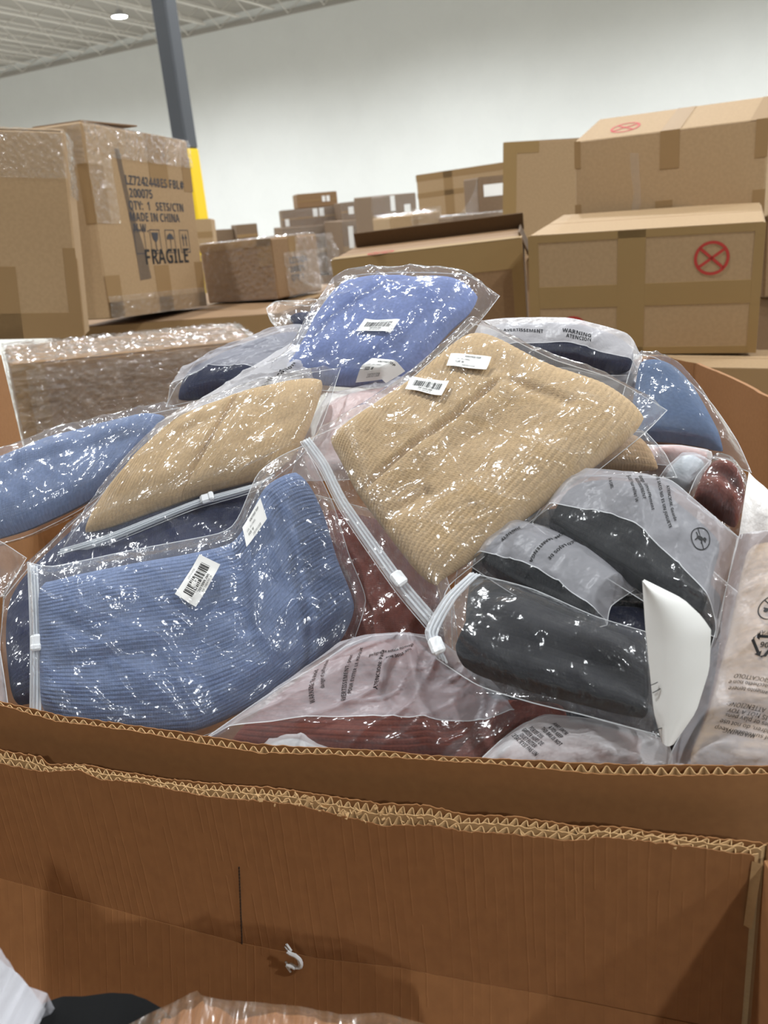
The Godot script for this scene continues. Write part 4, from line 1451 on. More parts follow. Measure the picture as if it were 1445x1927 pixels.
	make_bag("pink_low", "small frosted pink bag with two blocks of print, lowest at the rim right of centre", "sweater", "knit_rust", "film_milky", {"T": 0.018, "margin": [0.005, 0.008, 0.010, 0.022], "along": 1.57, "rib": 0.0004, "wave": 0.0026, "group": g,
		"texts": [[0.195, 0.363, -0.471, "CE SAC N'EST PAS UN", 0.0030], [0.199, 0.414, -0.463, "JOUET EVITER", 0.0030], [0.204, 0.465, -0.455, "GARDER HORS DE", 0.0030], [0.205, 0.521, -0.449, "PORTEE DES", 0.0030], [0.306, 0.485, -0.494, "THIS BAG IS NOT", 0.0030], [0.312, 0.543, -0.487, "A TOY KEEP", 0.0030], [0.319, 0.602, -0.478, "AWAY FROM", 0.0030]]})
	make_bag("dark_fill", "charcoal sweater bag buried in the dark gaps under the frosted grey bags", "sweater", "knit_black", "film_clear", {"T": 0.016, "rib": 0.0003, "group": g})
	make_bag("rust_fill", "rust red sweater bag buried between the two frosted pink bags at the rim", "sweater", "knit_rust", "film_clear", {"T": 0.014, "rib": 0.0004, "group": g})
	make_bag("white_tip", "white frosted bag tip peeping over the rim below the pink WARNING bag", "sweater", "knit_pale", "film_milky", {"T": 0.010, "margin": [0.004, 0.006, 0.006, 0.006], "rib": 0.0, "group": g})
	make_bag("rust_right", "rust red sweater twisted in a clear bag at the right, beside the tall beige bag", "sweater", "knit_rust", "film_clear", {"T": 0.024, "Tb": 0.016, "margin": [0.004, 0.006, 0.004, 0.006], "rib": 0.0004, "wave": 0.004, "lump": 0.010, "group": g, "folds": [[0.1, 0.45, 0.9, 0.55, 0.006, 0.012, 0]]})
	make_bag("pale_right", "pale grey sweater bag squeezed beside the twisted rust red one", "sweater", "knit_pale", "film_frosted", {"T": 0.016, "margin": [0.004, 0.004, 0.004, 0.004], "rib": 0.0, "group": g})
	make_bag("salmon", "thin salmon pink bag edge under the slate blue bag on the right", "sweater", "knit_salmon", "film_milky", {"T": 0.010, "margin": [0.003, 0.003, 0.004, 0.004], "rib": 0.0, "group": g})
	var br := make_bag("beige_right", "tall frosted beige bag with recycling mark and WARNING print at the right edge", "sweater", "knit_tan", "film_frosted", {"T": 0.034, "Tb": 0.03, "fine": true, "margin": [0.008, 0.012, 0.010, 0.012], "along": 1.57, "pitch": 0.006, "rib": 0.0005, "wave": 0.0034, "lump": 0.006, "group": g,
		"folds": [[0.05, 0.20, 0.95, 0.22, 0.012, 0.010, 0]],
		"texts": [[0.465, 0.472, 3.138, "@recycle", 0.0105], [0.470, 0.470, 3.036, "06", 0.0052], [0.443, 0.511, 3.029, "PAP", 0.0040, false], [0.495, 0.609, 3.013, "@infant", 0.0100],
			[0.457, 0.355, 2.936, "UN GIOCATTOLO", 0.0038, false], [0.482, 0.331, 2.939, "Questo sacchetto non e", 0.0036, false], [0.490, 0.308, 2.942, "di soffocamento tenere", 0.0036, false], [0.413, 0.260, 2.947, "ATTENZIONE:", 0.0038, false],
			[0.492, 0.233, 2.953, "BAG IS NOT A TOY", 0.0038, false], [0.511, 0.211, 2.959, "carriages or play pens", 0.0036, false], [0.514, 0.189, 2.964, "and children, do not use", 0.0036, false], [0.518, 0.166, 2.970, "danger of suffocation keep", 0.0036, false], [0.418, 0.169, 2.970, "WARNING", 0.0038, false]]})
	# its open mouth stands up as a loose flap of film
	var bag: Bag = br[1]
	var fm := MB.new()
	var p := PackedVector3Array()
	var uv := PackedVector2Array()
	var foot: Vector3 = br[0].position
	var tip := V3(FLAP_TIP)
	for j in 16:
		for i in 24:
			var a := i / 23.0
			var b := j / 15.0
			var lo := bag.spot(clampf(a, 0.0, 1.0), 0.985, 0.004)
			var hi: Vector3 = tip[0].lerp(tip[1], clampf(a / 0.25, 0.0, 1.0)) if a < 0.25 else tip[1].lerp(tip[2], (a - 0.25) / 0.75)
			p.append(lo.lerp(hi - foot, b) + bag.up * (0.008 * sin(b * PI) + 0.0012 * sin(a * 25.0 + b * 3.0)))
			uv.append(Vector2(a * 0.1, b * 0.06))
	fm.grid(p, 24, 16, uv, true)
	part("mouth_flap", fm.done(), M.film_white, br[0])
	make_bag("blush_gap", "blush pink bag with a beige sweater, wedged between the left and middle beige bags", "sweater", "knit_salmon", "film_milky", {"T": 0.016, "rib": 0.0, "group": g})

# ------------------------------------------------------------------ the envelope and what lies in the near bin
func make_small_things():
	# a stiff sheet standing in the pile
	var o := Vector3(SHEET_AT[0], SHEET_AT[1], SHEET_AT[2])
	var env := thing("paper_envelope", "stiff blank white paper envelope standing upright beside the tall beige bag", "envelope", o)
	var b := MB.new()
	var lf := V3(SHEET_LEFT)
	var rt := V3(SHEET_RIGHT)
	var back := Vector3(SHEET_N[0], SHEET_N[1], SHEET_N[2])
	for layer in 2:
		var p := PackedVector3Array()
		var uv := PackedVector2Array()
		for j in 24:
			var a := same_count(lf, 24)[j]
			var c := same_count(rt, 24)[j]
			for i in 12:
				var t := i / 11.0
				p.append(a.lerp(c, t) - o + back * (0.006 * sin(t * PI) - layer * 0.0012))
				uv.append(Vector2(t, j / 23.0))
		b.grid(p, 12, 24, uv, layer == 0)
	part("sheet", b.done(), M.paper_white, env)
	var lines := MB.new()
	for l in SHEET_LINES:
		var a := Vector3(l[0], l[1], l[2]) - o + back * 0.0022
		var c := Vector3(l[3], l[4], l[5]) - o + back * 0.0034
		lines.tube(PackedVector3Array([a, (a + c) / 2 + back * 0.0006, c]), 0.0003, 4)
	part("print", lines.done(), M.print_black, env)
	# clothes in the near bin
	near_heap("black_garment", "crumpled black garment at the bottom left, in the nearest bin", "clothing", HEAP_BLACK, "cloth_black", "", 0.05, 3)
	near_heap("white_bag", "white bag corner at the left edge of the nearest bin", "bag", HEAP_WHITE, "cloth_white", "film_frosted", 0.02, 5)
	near_heap("bagged_tan_garment", "tan garments in crumpled brownish film at the bottom centre, in the nearest bin", "bagged clothes", HEAP_TAN, "knit_tan_dark", "film_brown", 0.03, 7)

# a lumpy heap: its upper edge is a line in space, and it falls away from it towards the viewer and down
func near_heap(called: String, label: String, category: String, crest: Array, cloth: String, cover: String, swell: float, seed_: int) -> void:
	var top := same_count(V3(crest), 70)
	var o := top[35] - Vector3(0, 0.3, 0)
	var t := thing(called, label, category, o)
	var fn := FastNoiseLite.new()
	fn.seed = seed_
	fn.frequency = 1.0
	fn.fractal_octaves = 3
	for layer in (2 if cover != "" else 1):
		var p := PackedVector3Array()
		var uv := PackedVector2Array()
		for j in 40:
			var b := j / 39.0
			for i in 70:
				var q := top[i] - o
				var a := b * PI * 0.62
				var drop := Vector3(0, -(1.0 - cos(a)) * 0.13, sin(a) * 0.13)
				if b < 0.12:
					drop = Vector3(0, -0.05 * (0.12 - b) / 0.12, -0.012 * (0.12 - b) / 0.12 + 0.0)
				var w := fn.get_noise_3d(q.x * 22.0, b * 4.0, 1.0) * swell * 0.35 + fn.get_noise_3d(q.x * 60.0, b * 9.0, 7.0) * swell * 0.12
				q += drop + Vector3(0, 0.6, 0.8) * (w * smoothstep(0.1, 0.3, b))
				if layer == 1:
					q += Vector3(0, 0.004, 0.003) + Vector3(0, 0.6, 0.6) * 0.006 * pow(1.0 - absf(fn.get_noise_3d(q.x * 40.0, q.y * 40.0, q.z * 40.0)), 5.0)
				elif cover != "":
					q += Vector3(0, -0.006 - 0.022 * absf(fn.get_noise_2d(q.x * 16.0, 60.0)), 0)
				p.append(q)
				uv.append(Vector2(i * 0.004, b * 0.2))
		var m := MB.new()
		m.grid(p, 70, 40, uv, true)
		part("cloth" if layer == 0 else "film", m.done(), M[cloth if layer == 0 else cover], t)

# ------------------------------------------------------------------ places and outlines, in metres
const PLACES := {
	"B1": [-1.1823, 1.2762, -2.7947, 13.0514, -2.0487, -5.4931, 0.5224, 0.6049, 0.25],
	"B2": [-0.9479, 1.2501, -3.5177, 68.78, 0.2191, -3.0872, 0.6672, 0.6629, 0.3],
	"B3": [-0.6679, 0.8, -3.9853, -11.7474, 0, 0, 0.9721, 0.42, 1.25],
	"B4": [-0.6812, 1.0147, -2.4247, 23.9134, 6.5415, -2.3952, 0.6549, 0.2496, 0.2241],
	"B5": [-0.4482, 1.2303, -3.975, -30.3543, -0.6851, 1.213, 0.3915, 0.2495, 0.3524],
	"B6": [0.2847, 1.0657, -3.3525, -11.3304, 2.8364, 1.9506, 0.6889, 0.3562, 0.4253],
	"B7": [1.2646, 1.4198, -3.4565, -33.2235, 0.8846, 0.0005, 0.6788, 0.3207, 0.5],
	"B8": [0.9841, 1.0706, -2.9813, -22.9852, 3.8729, -0.7271, 0.6947, 0.3834, 0.617],
	"B9": [1.1309, 1.2464, -5.1303, -12.3245, -0.2579, -2.4934, 0.5739, 0.5909, 0.4],
	"B10": [1.0439, 0.5438, -2.5593, -22.3357, -1.7393, -2.1371, 0.4723, 0.4947, 0.3684],
	"B11": [1.8359, 1.0976, -3.6944, 3.4671, -0.6366, 1.2388, 0.4997, 0.3346, 0.5],
	"D1": [-0.4968, 1.6721, -10.9867, 10.8172, 0.0081, -0.0774, 0.4891, 0.1603, 0.4],
	"D2": [-0.5789, 1.4659, -10.823, 8.0252, 0.0297, 0.1622, 0.6919, 0.2011, 0.5],
	"D2b": [-0.6176, 0.9372, -10.5435, 16.3213, 0.6851, -0.9915, 0.698, 0.5345, 0.5],
	"D3": [-0.0462, 1.4883, -10.3859, 9.9739, 0.0844, 1.1908, 0.3526, 0.201, 0.5],
	"D3b": [-0.1194, 0.9164, -10.0694, 24.4129, 1.1893, -0.1905, 0.3713, 0.5794, 0.5],
	"D4": [0.293, 1.3114, -9.1369, 19.8618, 1.2034, 0.4369, 0.4827, 0.3943, 0.5],
	"D5": [0.9789, 1.486, -7.1338, -34.2996, 0.2098, 1.586, 0.8165, 0.3249, 0.5],
	"D6": [0.9165, 1.4874, -6.1009, 11.3553, 0.3492, 0.9699, 0.265, 0.2229, 0.3],
	"D7": [0.7737, 1.3759, -5.9278, 7.4988, -0.066, 0.3069, 0.3908, 0.1043, 0.4],
	"D8": [0.3567, 1.3691, -6.4705, 16.3778, 0.229, 1.3821, 0.3894, 0.1409, 0.4],
	"D9": [-1.3382, 1.3653, -7.8405, 3.2079, -1.2062, -2.0327, 0.134, 0.2549, 0.3038],
	"D10": [-1.5178, 1.3103, -9.9695, 10.5376, 0.0481, -1.6559, 0.2232, 0.2073, 0.3],
	"D11": [-1.2636, 1.3266, -9.8935, 18.5144, 0.2712, -0.4873, 0.2335, 0.2245, 0.3],
}
const GABLE := 0.080
const COLUMN := Vector3(-2.220, 0, -12.400)
const COLUMN_YELLOW := 2.570
const LAMPS_ALONG := [-44.836, -33.836, -22.836, -11.836, -0.836, 10.164, 21.164, 32.164, 43.164]
const LAMPS_OUT := [8.3335, 17.8335, 27.3335, 36.8335, 46.3335]
const LAMP_SEEN := 4
const FAR_AWAY := Vector3(0.2939, 0, -0.9558)
const FAR_OUT := [-0.3693, 1.1968, -0.6292, -0.3352, 1.1895, -0.6187, -0.2854, 1.1787, -0.6034, -0.2171, 1.1765, -0.5824, -0.1658, 1.1709, -0.5666, -0.1124, 1.167, -0.5502, -0.0571, 1.1719, -0.5332, -0.0173, 1.1741, -0.521, 0.0654, 1.1774, -0.4956, 0.1211, 1.177, -0.4784, 0.1678, 1.1806, -0.4641, 0.2306, 1.1896, -0.4448, 0.3632, 1.1986, -0.404]
const FAR_IN := [-0.3737, 1.1939, -0.6374, -0.3386, 1.1885, -0.6266, -0.2818, 1.1797, -0.6091, -0.2638, 1.1789, -0.6036, -0.1868, 1.175, -0.5799, -0.1171, 1.17, -0.5585, -0.0851, 1.1711, -0.5486, -0.017, 1.1748, -0.5277, 0.0215, 1.1745, -0.5159, 0.1159, 1.1801, -0.4868, 0.1567, 1.1827, -0.4743, 0.2332, 1.1914, -0.4508, 0.3671, 1.2, -0.4096]
const FAR_RIGHT := [0.3672, 1.1986, -0.404, 0.7348, 1.19, -0.9, 0.6848, 1.19, -1.4256, 0.6946, 1.19, -1.5913, 0.6911, 1.19, -1.7708]
const FAR_BACK := [0.6911, 1.19, -1.7708, 0.6521, 1.19, -1.9079, 0.1, 1.185, -1.5674, -0.3183, 1.16, -1.3139, -0.5723, 1.15, -1.3179]
const FAR_LEFT := [-0.3663, 1.1968, -0.6388, -0.5288, 1.19, -0.9766, -0.5683, 1.3926, -1.3239]
const NEAR_AWAY := Vector3(0.3028, 0, -0.9531)
const NEAR_OUT := [-0.4254, 1.1651, -0.6156, -0.33, 1.155, -0.5853, -0.3013, 1.152, -0.5762, -0.2842, 1.1526, -0.5708, -0.2569, 1.1582, -0.5621, -0.24, 1.1509, -0.5567, -0.2123, 1.1531, -0.5479, -0.1522, 1.1472, -0.5288, -0.1061, 1.1499, -0.5142, -0.0819, 1.1501, -0.5065, -0.0588, 1.1465, -0.4991, -0.0211, 1.1411, -0.4872, 0.0125, 1.1468, -0.4765, 0.0338, 1.1448, -0.4697, 0.0639, 1.1473, -0.4602, 0.1042, 1.1482, -0.4474, 0.1236, 1.1544, -0.4412, 0.1616, 1.1555, -0.4291, 0.2103, 1.1542, -0.4137]
const NEAR_IN := [-0.4318, 1.1635, -0.6271, -0.3329, 1.1602, -0.5957, -0.296, 1.159, -0.584, -0.2895, 1.1521, -0.5819, -0.2558, 1.1569, -0.5712, -0.2468, 1.155, -0.5683, -0.2335, 1.1542, -0.5641, -0.1842, 1.1516, -0.5484, -0.1384, 1.1529, -0.5339, -0.0969, 1.1552, -0.5207, -0.0571, 1.1537, -0.5081, -0.0199, 1.1525, -0.4962, 0.012, 1.1558, -0.4861, 0.0353, 1.1515, -0.4787, 0.0705, 1.1551, -0.4675, 0.1047, 1.1533, -0.4566, 0.1293, 1.1558, -0.4488, 0.1692, 1.1562, -0.4362, 0.2212, 1.1571, -0.4196]
const NEAR_CREASE := [-0.468, 1.0379, -0.6292, -0.3654, 1.0263, -0.5966, -0.2649, 1.0148, -0.5646, -0.1712, 1.0048, -0.5348, -0.1001, 1.0027, -0.5123, -0.0325, 1.0079, -0.4908, 0.0381, 1.0067, -0.4684, 0.1113, 1.0068, -0.4451, 0.1797, 1.0045, -0.4234, 0.2186, 1.0036, -0.411]
const TEARS := [[0.2116, 1.1515, -0.4132, 0.2091, 1.0996, -0.414, 0.003], [0.2152, 1.1492, -0.4121, 0.2174, 1.0916, -0.4114, 0.0016]]
const CUT := [-0.1364, 1.0846, -0.5238, -0.1463, 1.0006, -0.5269]
const HOOK := [-0.1016, 1.003, -0.5107]
const BAGS := {
	"blue_front": {"p": [-0.2008, 1.2361, -0.7231], "n": [0.1605, 0.5721, 0.8043], "s": [[-0.3317, 1.2747, -0.7244, -0.3275, 1.2173, -0.6844, -0.326, 1.1544, -0.64], [-0.326, 1.1544, -0.64, -0.2622, 1.1365, -0.64, -0.1899, 1.1221, -0.6442, -0.1334, 1.1326, -0.663, -0.0737, 1.1558, -0.6913, -0.0405, 1.1697, -0.7079], [-0.0735, 1.3366, -0.82, -0.0493, 1.2824, -0.7862, -0.0384, 1.2412, -0.7591, -0.0252, 1.2016, -0.7336, -0.0405, 1.1697, -0.7079], [-0.3317, 1.2747, -0.7244, -0.3094, 1.2683, -0.7243, -0.2389, 1.2712, -0.7405, -0.1583, 1.2737, -0.7584, -0.1413, 1.2836, -0.7688, -0.1212, 1.3174, -0.7968, -0.0992, 1.3296, -0.8099, -0.0735, 1.3366, -0.82]]},
	"beige_center": {"p": [0.0787, 1.3793, -0.7584], "n": [-0.1149, 0.7448, 0.6573], "s": [[-0.0715, 1.356, -0.7583, -0.0544, 1.3351, -0.7315, -0.0383, 1.3065, -0.6963, 0.0019, 1.2567, -0.6329, 0.0275, 1.2312, -0.5995], [0.0275, 1.2312, -0.5995, 0.0374, 1.2402, -0.608, 0.0452, 1.2562, -0.6247, 0.0596, 1.2649, -0.632, 0.1029, 1.2869, -0.6494, 0.1722, 1.3209, -0.6758, 0.229, 1.3502, -0.6991, 0.2542, 1.3663, -0.713], [0.1, 1.4416, -0.8253, 0.121, 1.4342, -0.8132, 0.1686, 1.4084, -0.7757, 0.2152, 1.3914, -0.7482, 0.2542, 1.3663, -0.713], [-0.0715, 1.356, -0.7583, -0.0333, 1.3672, -0.7643, 0.0297, 1.3963, -0.7862, 0.0683, 1.4197, -0.806, 0.1, 1.4416, -0.8253]]},
	"beige_left": {"p": [-0.1925, 1.3171, -0.8962], "n": [-0.0118, 0.7335, 0.6796], "s": [[-0.3466, 1.2386, -0.8141, -0.2974, 1.2467, -0.822, -0.2369, 1.2619, -0.8373, -0.1977, 1.2714, -0.8469, -0.1409, 1.2804, -0.8556, -0.1178, 1.2891, -0.8646], [-0.1178, 1.2891, -0.8646, -0.0853, 1.3074, -0.8838, -0.0603, 1.3339, -0.9119, -0.0346, 1.3858, -0.9676], [-0.2418, 1.3379, -0.9195, -0.1947, 1.3605, -0.943, -0.1339, 1.3747, -0.9573, -0.0846, 1.3823, -0.9646, -0.0346, 1.3858, -0.9676], [-0.3466, 1.2386, -0.8141, -0.3225, 1.2674, -0.8448, -0.2837, 1.3071, -0.8869, -0.2418, 1.3379, -0.9195]]},
	"blue_top": {"p": [-0.0031, 1.4288, -1.0633], "n": [-0.123, 0.7825, 0.6104], "s": [[-0.1293, 1.3719, -1.0158, -0.0636, 1.3588, -0.9858, 0.0109, 1.3528, -0.963], [0.0109, 1.3528, -0.963, 0.0626, 1.3706, -0.9755, 0.1106, 1.4037, -1.0082, 0.1367, 1.4185, -1.0219, 0.1639, 1.4418, -1.0463], [-0.0405, 1.4601, -1.111, -0.0103, 1.4757, -1.1248, 0.0261, 1.4762, -1.1182, 0.0796, 1.4731, -1.1035, 0.1309, 1.466, -1.084, 0.1639, 1.4418, -1.0463], [-0.1293, 1.3719, -1.0158, -0.1013, 1.3887, -1.0316, -0.0769, 1.4204, -1.0674, -0.0405, 1.4601, -1.111]]},
	"blue_left": {"p": [-0.397, 1.3053, -0.9705], "n": [-0.0081, 0.8211, 0.5708], "s": [[-0.5057, 1.3032, -0.969, -0.4961, 1.2715, -0.9232, -0.4785, 1.2352, -0.8708], [-0.4785, 1.2352, -0.8708, -0.4271, 1.2407, -0.8779, -0.3932, 1.2464, -0.8857, -0.3432, 1.2622, -0.9077, -0.2962, 1.2868, -0.9424], [-0.2345, 1.3453, -1.0257, -0.2599, 1.3155, -0.9832, -0.2962, 1.2868, -0.9424], [-0.5057, 1.3032, -0.969, -0.4517, 1.3128, -0.982, -0.3853, 1.3285, -1.0037, -0.3091, 1.3383, -1.0166, -0.2345, 1.3453, -1.0257]]},
	"navy_left": {"p": [-0.2471, 1.1764, -0.7641], "n": [0.0476, 0.8028, 0.5944], "s": [[-0.3713, 1.1287, -0.6897, -0.2825, 1.1434, -0.7166, -0.1675, 1.1926, -0.7923], [-0.1675, 1.1926, -0.7923, -0.1266, 1.2358, -0.8539, -0.1176, 1.2957, -0.9356], [-0.3978, 1.2101, -0.7976, -0.3713, 1.2364, -0.8352, -0.3177, 1.2749, -0.8915, -0.2391, 1.3014, -0.9336, -0.1176, 1.2957, -0.9356], [-0.3713, 1.1287, -0.6897, -0.3909, 1.1724, -0.7472, -0.3978, 1.2101, -0.7976]]},
	"pale_left": {"p": [-0.3833, 1.1627, -0.6774], "n": [0.1386, 0.8351, 0.5323], "s": [[-0.4239, 1.1536, -0.6525, -0.3878, 1.1486, -0.6541, -0.3544, 1.1495, -0.6642], [-0.3544, 1.1495, -0.6642, -0.3642, 1.1678, -0.6904, -0.3761, 1.1888, -0.7202], [-0.4541, 1.2227, -0.753, -0.4134, 1.2142, -0.7503, -0.3761, 1.1888, -0.7202], [-0.4239, 1.1536, -0.6525, -0.4444, 1.1903, -0.7048, -0.4541, 1.2227, -0.753]]},
	"grey_left": {"p": [-0.4278, 1.2095, -0.823], "n": [0.0946, 0.8286, 0.5518], "s": [[-0.4742, 1.2041, -0.8069, -0.4323, 1.2033, -0.8128, -0.4075, 1.2042, -0.8185], [-0.4075, 1.2042, -0.8185, -0.3982, 1.2199, -0.8437, -0.3929, 1.2289, -0.8581], [-0.4936, 1.2512, -0.8742, -0.4381, 1.2494, -0.8811, -0.3929, 1.2289, -0.8581], [-0.4742, 1.2041, -0.8069, -0.4864, 1.2273, -0.8396, -0.4936, 1.2512, -0.8742]]},
	"lav_left": {"p": [-0.1574, 1.3668, -1.0953], "n": [-0.1748, 0.8809, 0.4398], "s": [[-0.2693, 1.3367, -1.0795, -0.2058, 1.3451, -1.0712, -0.1348, 1.3509, -1.0546], [-0.1348, 1.3509, -1.0546, -0.0726, 1.3724, -1.073, -0.0363, 1.4031, -1.1201], [-0.1889, 1.3776, -1.1295, -0.1236, 1.4012, -1.1508, -0.083, 1.409, -1.1503, -0.0363, 1.4031, -1.1201], [-0.2693, 1.3367, -1.0795, -0.2576, 1.3586, -1.1189, -0.2253, 1.3687, -1.1261, -0.1889, 1.3776, -1.1295]]},
	"lav_print": {"p": [-0.1448, 1.3626, -1.0174], "n": [-0.1141, 0.827, 0.5505], "s": [[-0.2826, 1.3176, -0.9784, -0.2252, 1.3239, -0.976, -0.1475, 1.3286, -0.9669], [-0.1475, 1.3286, -0.9669, -0.0901, 1.3457, -0.9807, -0.0373, 1.3734, -1.0113], [-0.0889, 1.401, -1.0634, -0.0624, 1.3927, -1.0455, -0.0373, 1.3734, -1.0113], [-0.2826, 1.3176, -0.9784, -0.2274, 1.3408, -1.0017, -0.1628, 1.3704, -1.0329, -0.0889, 1.401, -1.0634]]},
	"navy_tip": {"p": [-0.071, 1.4171, -1.3311], "n": [-0.1445, 0.8372, 0.5275], "s": [[-0.1266, 1.386, -1.2969, -0.0572, 1.3842, -1.2752, 0.0084, 1.4009, -1.2837], [0.0084, 1.4009, -1.2837, 0.0034, 1.4284, -1.3286, -0.0116, 1.4609, -1.3844], [-0.1561, 1.4229, -1.3636, -0.1398, 1.4313, -1.3725, -0.0755, 1.4299, -1.3527, -0.0411, 1.4415, -1.3617, -0.0116, 1.4609, -1.3844], [-0.1266, 1.386, -1.2969, -0.1479, 1.4051, -1.3331, -0.1561, 1.4229, -1.3636]]},
	"lav_back": {"p": [0.2097, 1.414, -0.947], "n": [-0.0985, 0.8599, 0.5008], "s": [[0.1139, 1.383, -0.9126, 0.2038, 1.3781, -0.8866, 0.2382, 1.3706, -0.8669, 0.2741, 1.3691, -0.8572], [0.2741, 1.3691, -0.8572, 0.2853, 1.3841, -0.8808, 0.277, 1.3943, -0.9], [0.1288, 1.4161, -0.9665, 0.1617, 1.4178, -0.9629, 0.2183, 1.4147, -0.9465, 0.2538, 1.4057, -0.924, 0.277, 1.3943, -0.9], [0.1139, 1.383, -0.9126, 0.1144, 1.4062, -0.9523, 0.1288, 1.4161, -0.9665]]},
	"lav_back_low": {"p": [0.2299, 1.3551, -0.8946], "n": [-0.1071, 0.8368, 0.5369], "s": [[0.1675, 1.3379, -0.8803, 0.222, 1.3381, -0.8697, 0.282, 1.3414, -0.863], [0.282, 1.3414, -0.863, 0.2893, 1.3551, -0.8827, 0.2889, 1.3686, -0.9039], [0.1789, 1.3735, -0.9335, 0.2364, 1.3756, -0.9252, 0.2889, 1.3686, -0.9039], [0.1675, 1.3379, -0.8803, 0.1675, 1.3556, -0.9078, 0.1789, 1.3735, -0.9335]]},
	"blue_right": {"p": [0.2945, 1.3499, -0.8188], "n": [-0.1589, 0.7505, 0.6415], "s": [[0.2283, 1.3135, -0.7925, 0.2757, 1.3109, -0.7777, 0.3113, 1.3054, -0.7625, 0.3444, 1.2924, -0.7391], [0.3444, 1.2924, -0.7391, 0.3416, 1.3167, -0.7683, 0.3303, 1.3464, -0.8058, 0.308, 1.3748, -0.8446], [0.2748, 1.3886, -0.8689, 0.2916, 1.3856, -0.8612, 0.308, 1.3748, -0.8446], [0.2283, 1.3135, -0.7925, 0.2503, 1.352, -0.8321, 0.2748, 1.3886, -0.8689]]},
	"beige_small": {"p": [0.2227, 1.3486, -0.7379], "n": [-0.1606, 0.7501, 0.6416], "s": [[0.1786, 1.3154, -0.7101, 0.2154, 1.3131, -0.6982, 0.2554, 1.3123, -0.6872], [0.2554, 1.3123, -0.6872, 0.2512, 1.3293, -0.7082, 0.2409, 1.3441, -0.7281], [0.1812, 1.3409, -0.7392, 0.2121, 1.3452, -0.7365, 0.2409, 1.3441, -0.7281], [0.1786, 1.3154, -0.7101, 0.1775, 1.3277, -0.7247, 0.1812, 1.3409, -0.7392]]},
	"grey_upper": {"p": [0.2111, 1.2958, -0.6368], "n": [-0.1453, 0.8236, 0.5482], "s": [[0.1225, 1.2938, -0.6574, 0.1347, 1.2857, -0.642, 0.1546, 1.2725, -0.6168, 0.1823, 1.2579, -0.5875, 0.2076, 1.2453, -0.5619, 0.2342, 1.2364, -0.5415], [0.2342, 1.2364, -0.5415, 0.2567, 1.2647, -0.5781, 0.2749, 1.2868, -0.6064], [0.1746, 1.3215, -0.6852, 0.209, 1.3225, -0.6776, 0.2399, 1.3194, -0.6646, 0.2553, 1.3059, -0.6403, 0.2749, 1.2868, -0.6064], [0.1225, 1.2938, -0.6574, 0.1456, 1.3127, -0.6795, 0.1746, 1.3215, -0.6852]]},
	"grey_lower": {"p": [0.1344, 1.2702, -0.6297], "n": [-0.1284, 0.8284, 0.5452], "s": [[0.0656, 1.2682, -0.6429, 0.0955, 1.2533, -0.6131, 0.128, 1.2409, -0.5866, 0.1505, 1.2359, -0.5738, 0.1627, 1.2376, -0.5735], [0.1627, 1.2376, -0.5735, 0.1696, 1.247, -0.5862, 0.1915, 1.2557, -0.5942], [0.1031, 1.2954, -0.6754, 0.1438, 1.2871, -0.6532, 0.1728, 1.2752, -0.6283, 0.1915, 1.2557, -0.5942], [0.0656, 1.2682, -0.6429, 0.0802, 1.2838, -0.663, 0.1031, 1.2954, -0.6754]]},
	"black_clear": {"p": [0.1192, 1.2366, -0.5549], "n": [-0.1397, 0.7869, 0.601], "s": [[0.0645, 1.2728, -0.6151, 0.041, 1.259, -0.6025, 0.0235, 1.2412, -0.5832, 0.0299, 1.2273, -0.5635], [0.0299, 1.2273, -0.5635, 0.0579, 1.2149, -0.5408, 0.0938, 1.2077, -0.5231, 0.1286, 1.2028, -0.5085, 0.1764, 1.1951, -0.4873], [0.191, 1.2414, -0.5445, 0.1852, 1.2175, -0.5146, 0.1764, 1.1951, -0.4873], [0.0645, 1.2728, -0.6151, 0.1091, 1.2643, -0.5935, 0.1515, 1.2502, -0.5652, 0.191, 1.2414, -0.5445]]},
	"navy_gap": {"p": [0.1776, 1.2115, -0.5983], "n": [-0.1587, 0.8003, 0.5782], "s": [[0.1377, 1.2134, -0.612, 0.1711, 1.2046, -0.5906, 0.2044, 1.2002, -0.5753], [0.2044, 1.2002, -0.5753, 0.2137, 1.2181, -0.5976, 0.2173, 1.2367, -0.6224], [0.1643, 1.2314, -0.6295, 0.1943, 1.2348, -0.6261, 0.2173, 1.2367, -0.6224], [0.1377, 1.2134, -0.612, 0.1488, 1.2223, -0.6212, 0.1643, 1.2314, -0.6295]]},
	"pink_front": {"p": [-0.0181, 1.1786, -0.6108], "n": [-0.0402, 0.7752, 0.6304], "s": [[-0.1728, 1.1524, -0.5884, -0.1217, 1.1452, -0.5763, -0.0701, 1.1406, -0.5674, -0.0193, 1.1374, -0.5602, 0.035, 1.1356, -0.5546, 0.0756, 1.1401, -0.5575, 0.1092, 1.1584, -0.5778], [0.1092, 1.1584, -0.5778, 0.084, 1.1757, -0.6007, 0.0548, 1.193, -0.6238, 0.0333, 1.2033, -0.6379], [-0.0434, 1.203, -0.6424, -0.02, 1.2076, -0.6466, 0.0076, 1.2078, -0.645, 0.0333, 1.2033, -0.6379], [-0.1728, 1.1524, -0.5884, -0.1128, 1.1772, -0.6151, -0.067, 1.1933, -0.6319, -0.0434, 1.203, -0.6424]]},
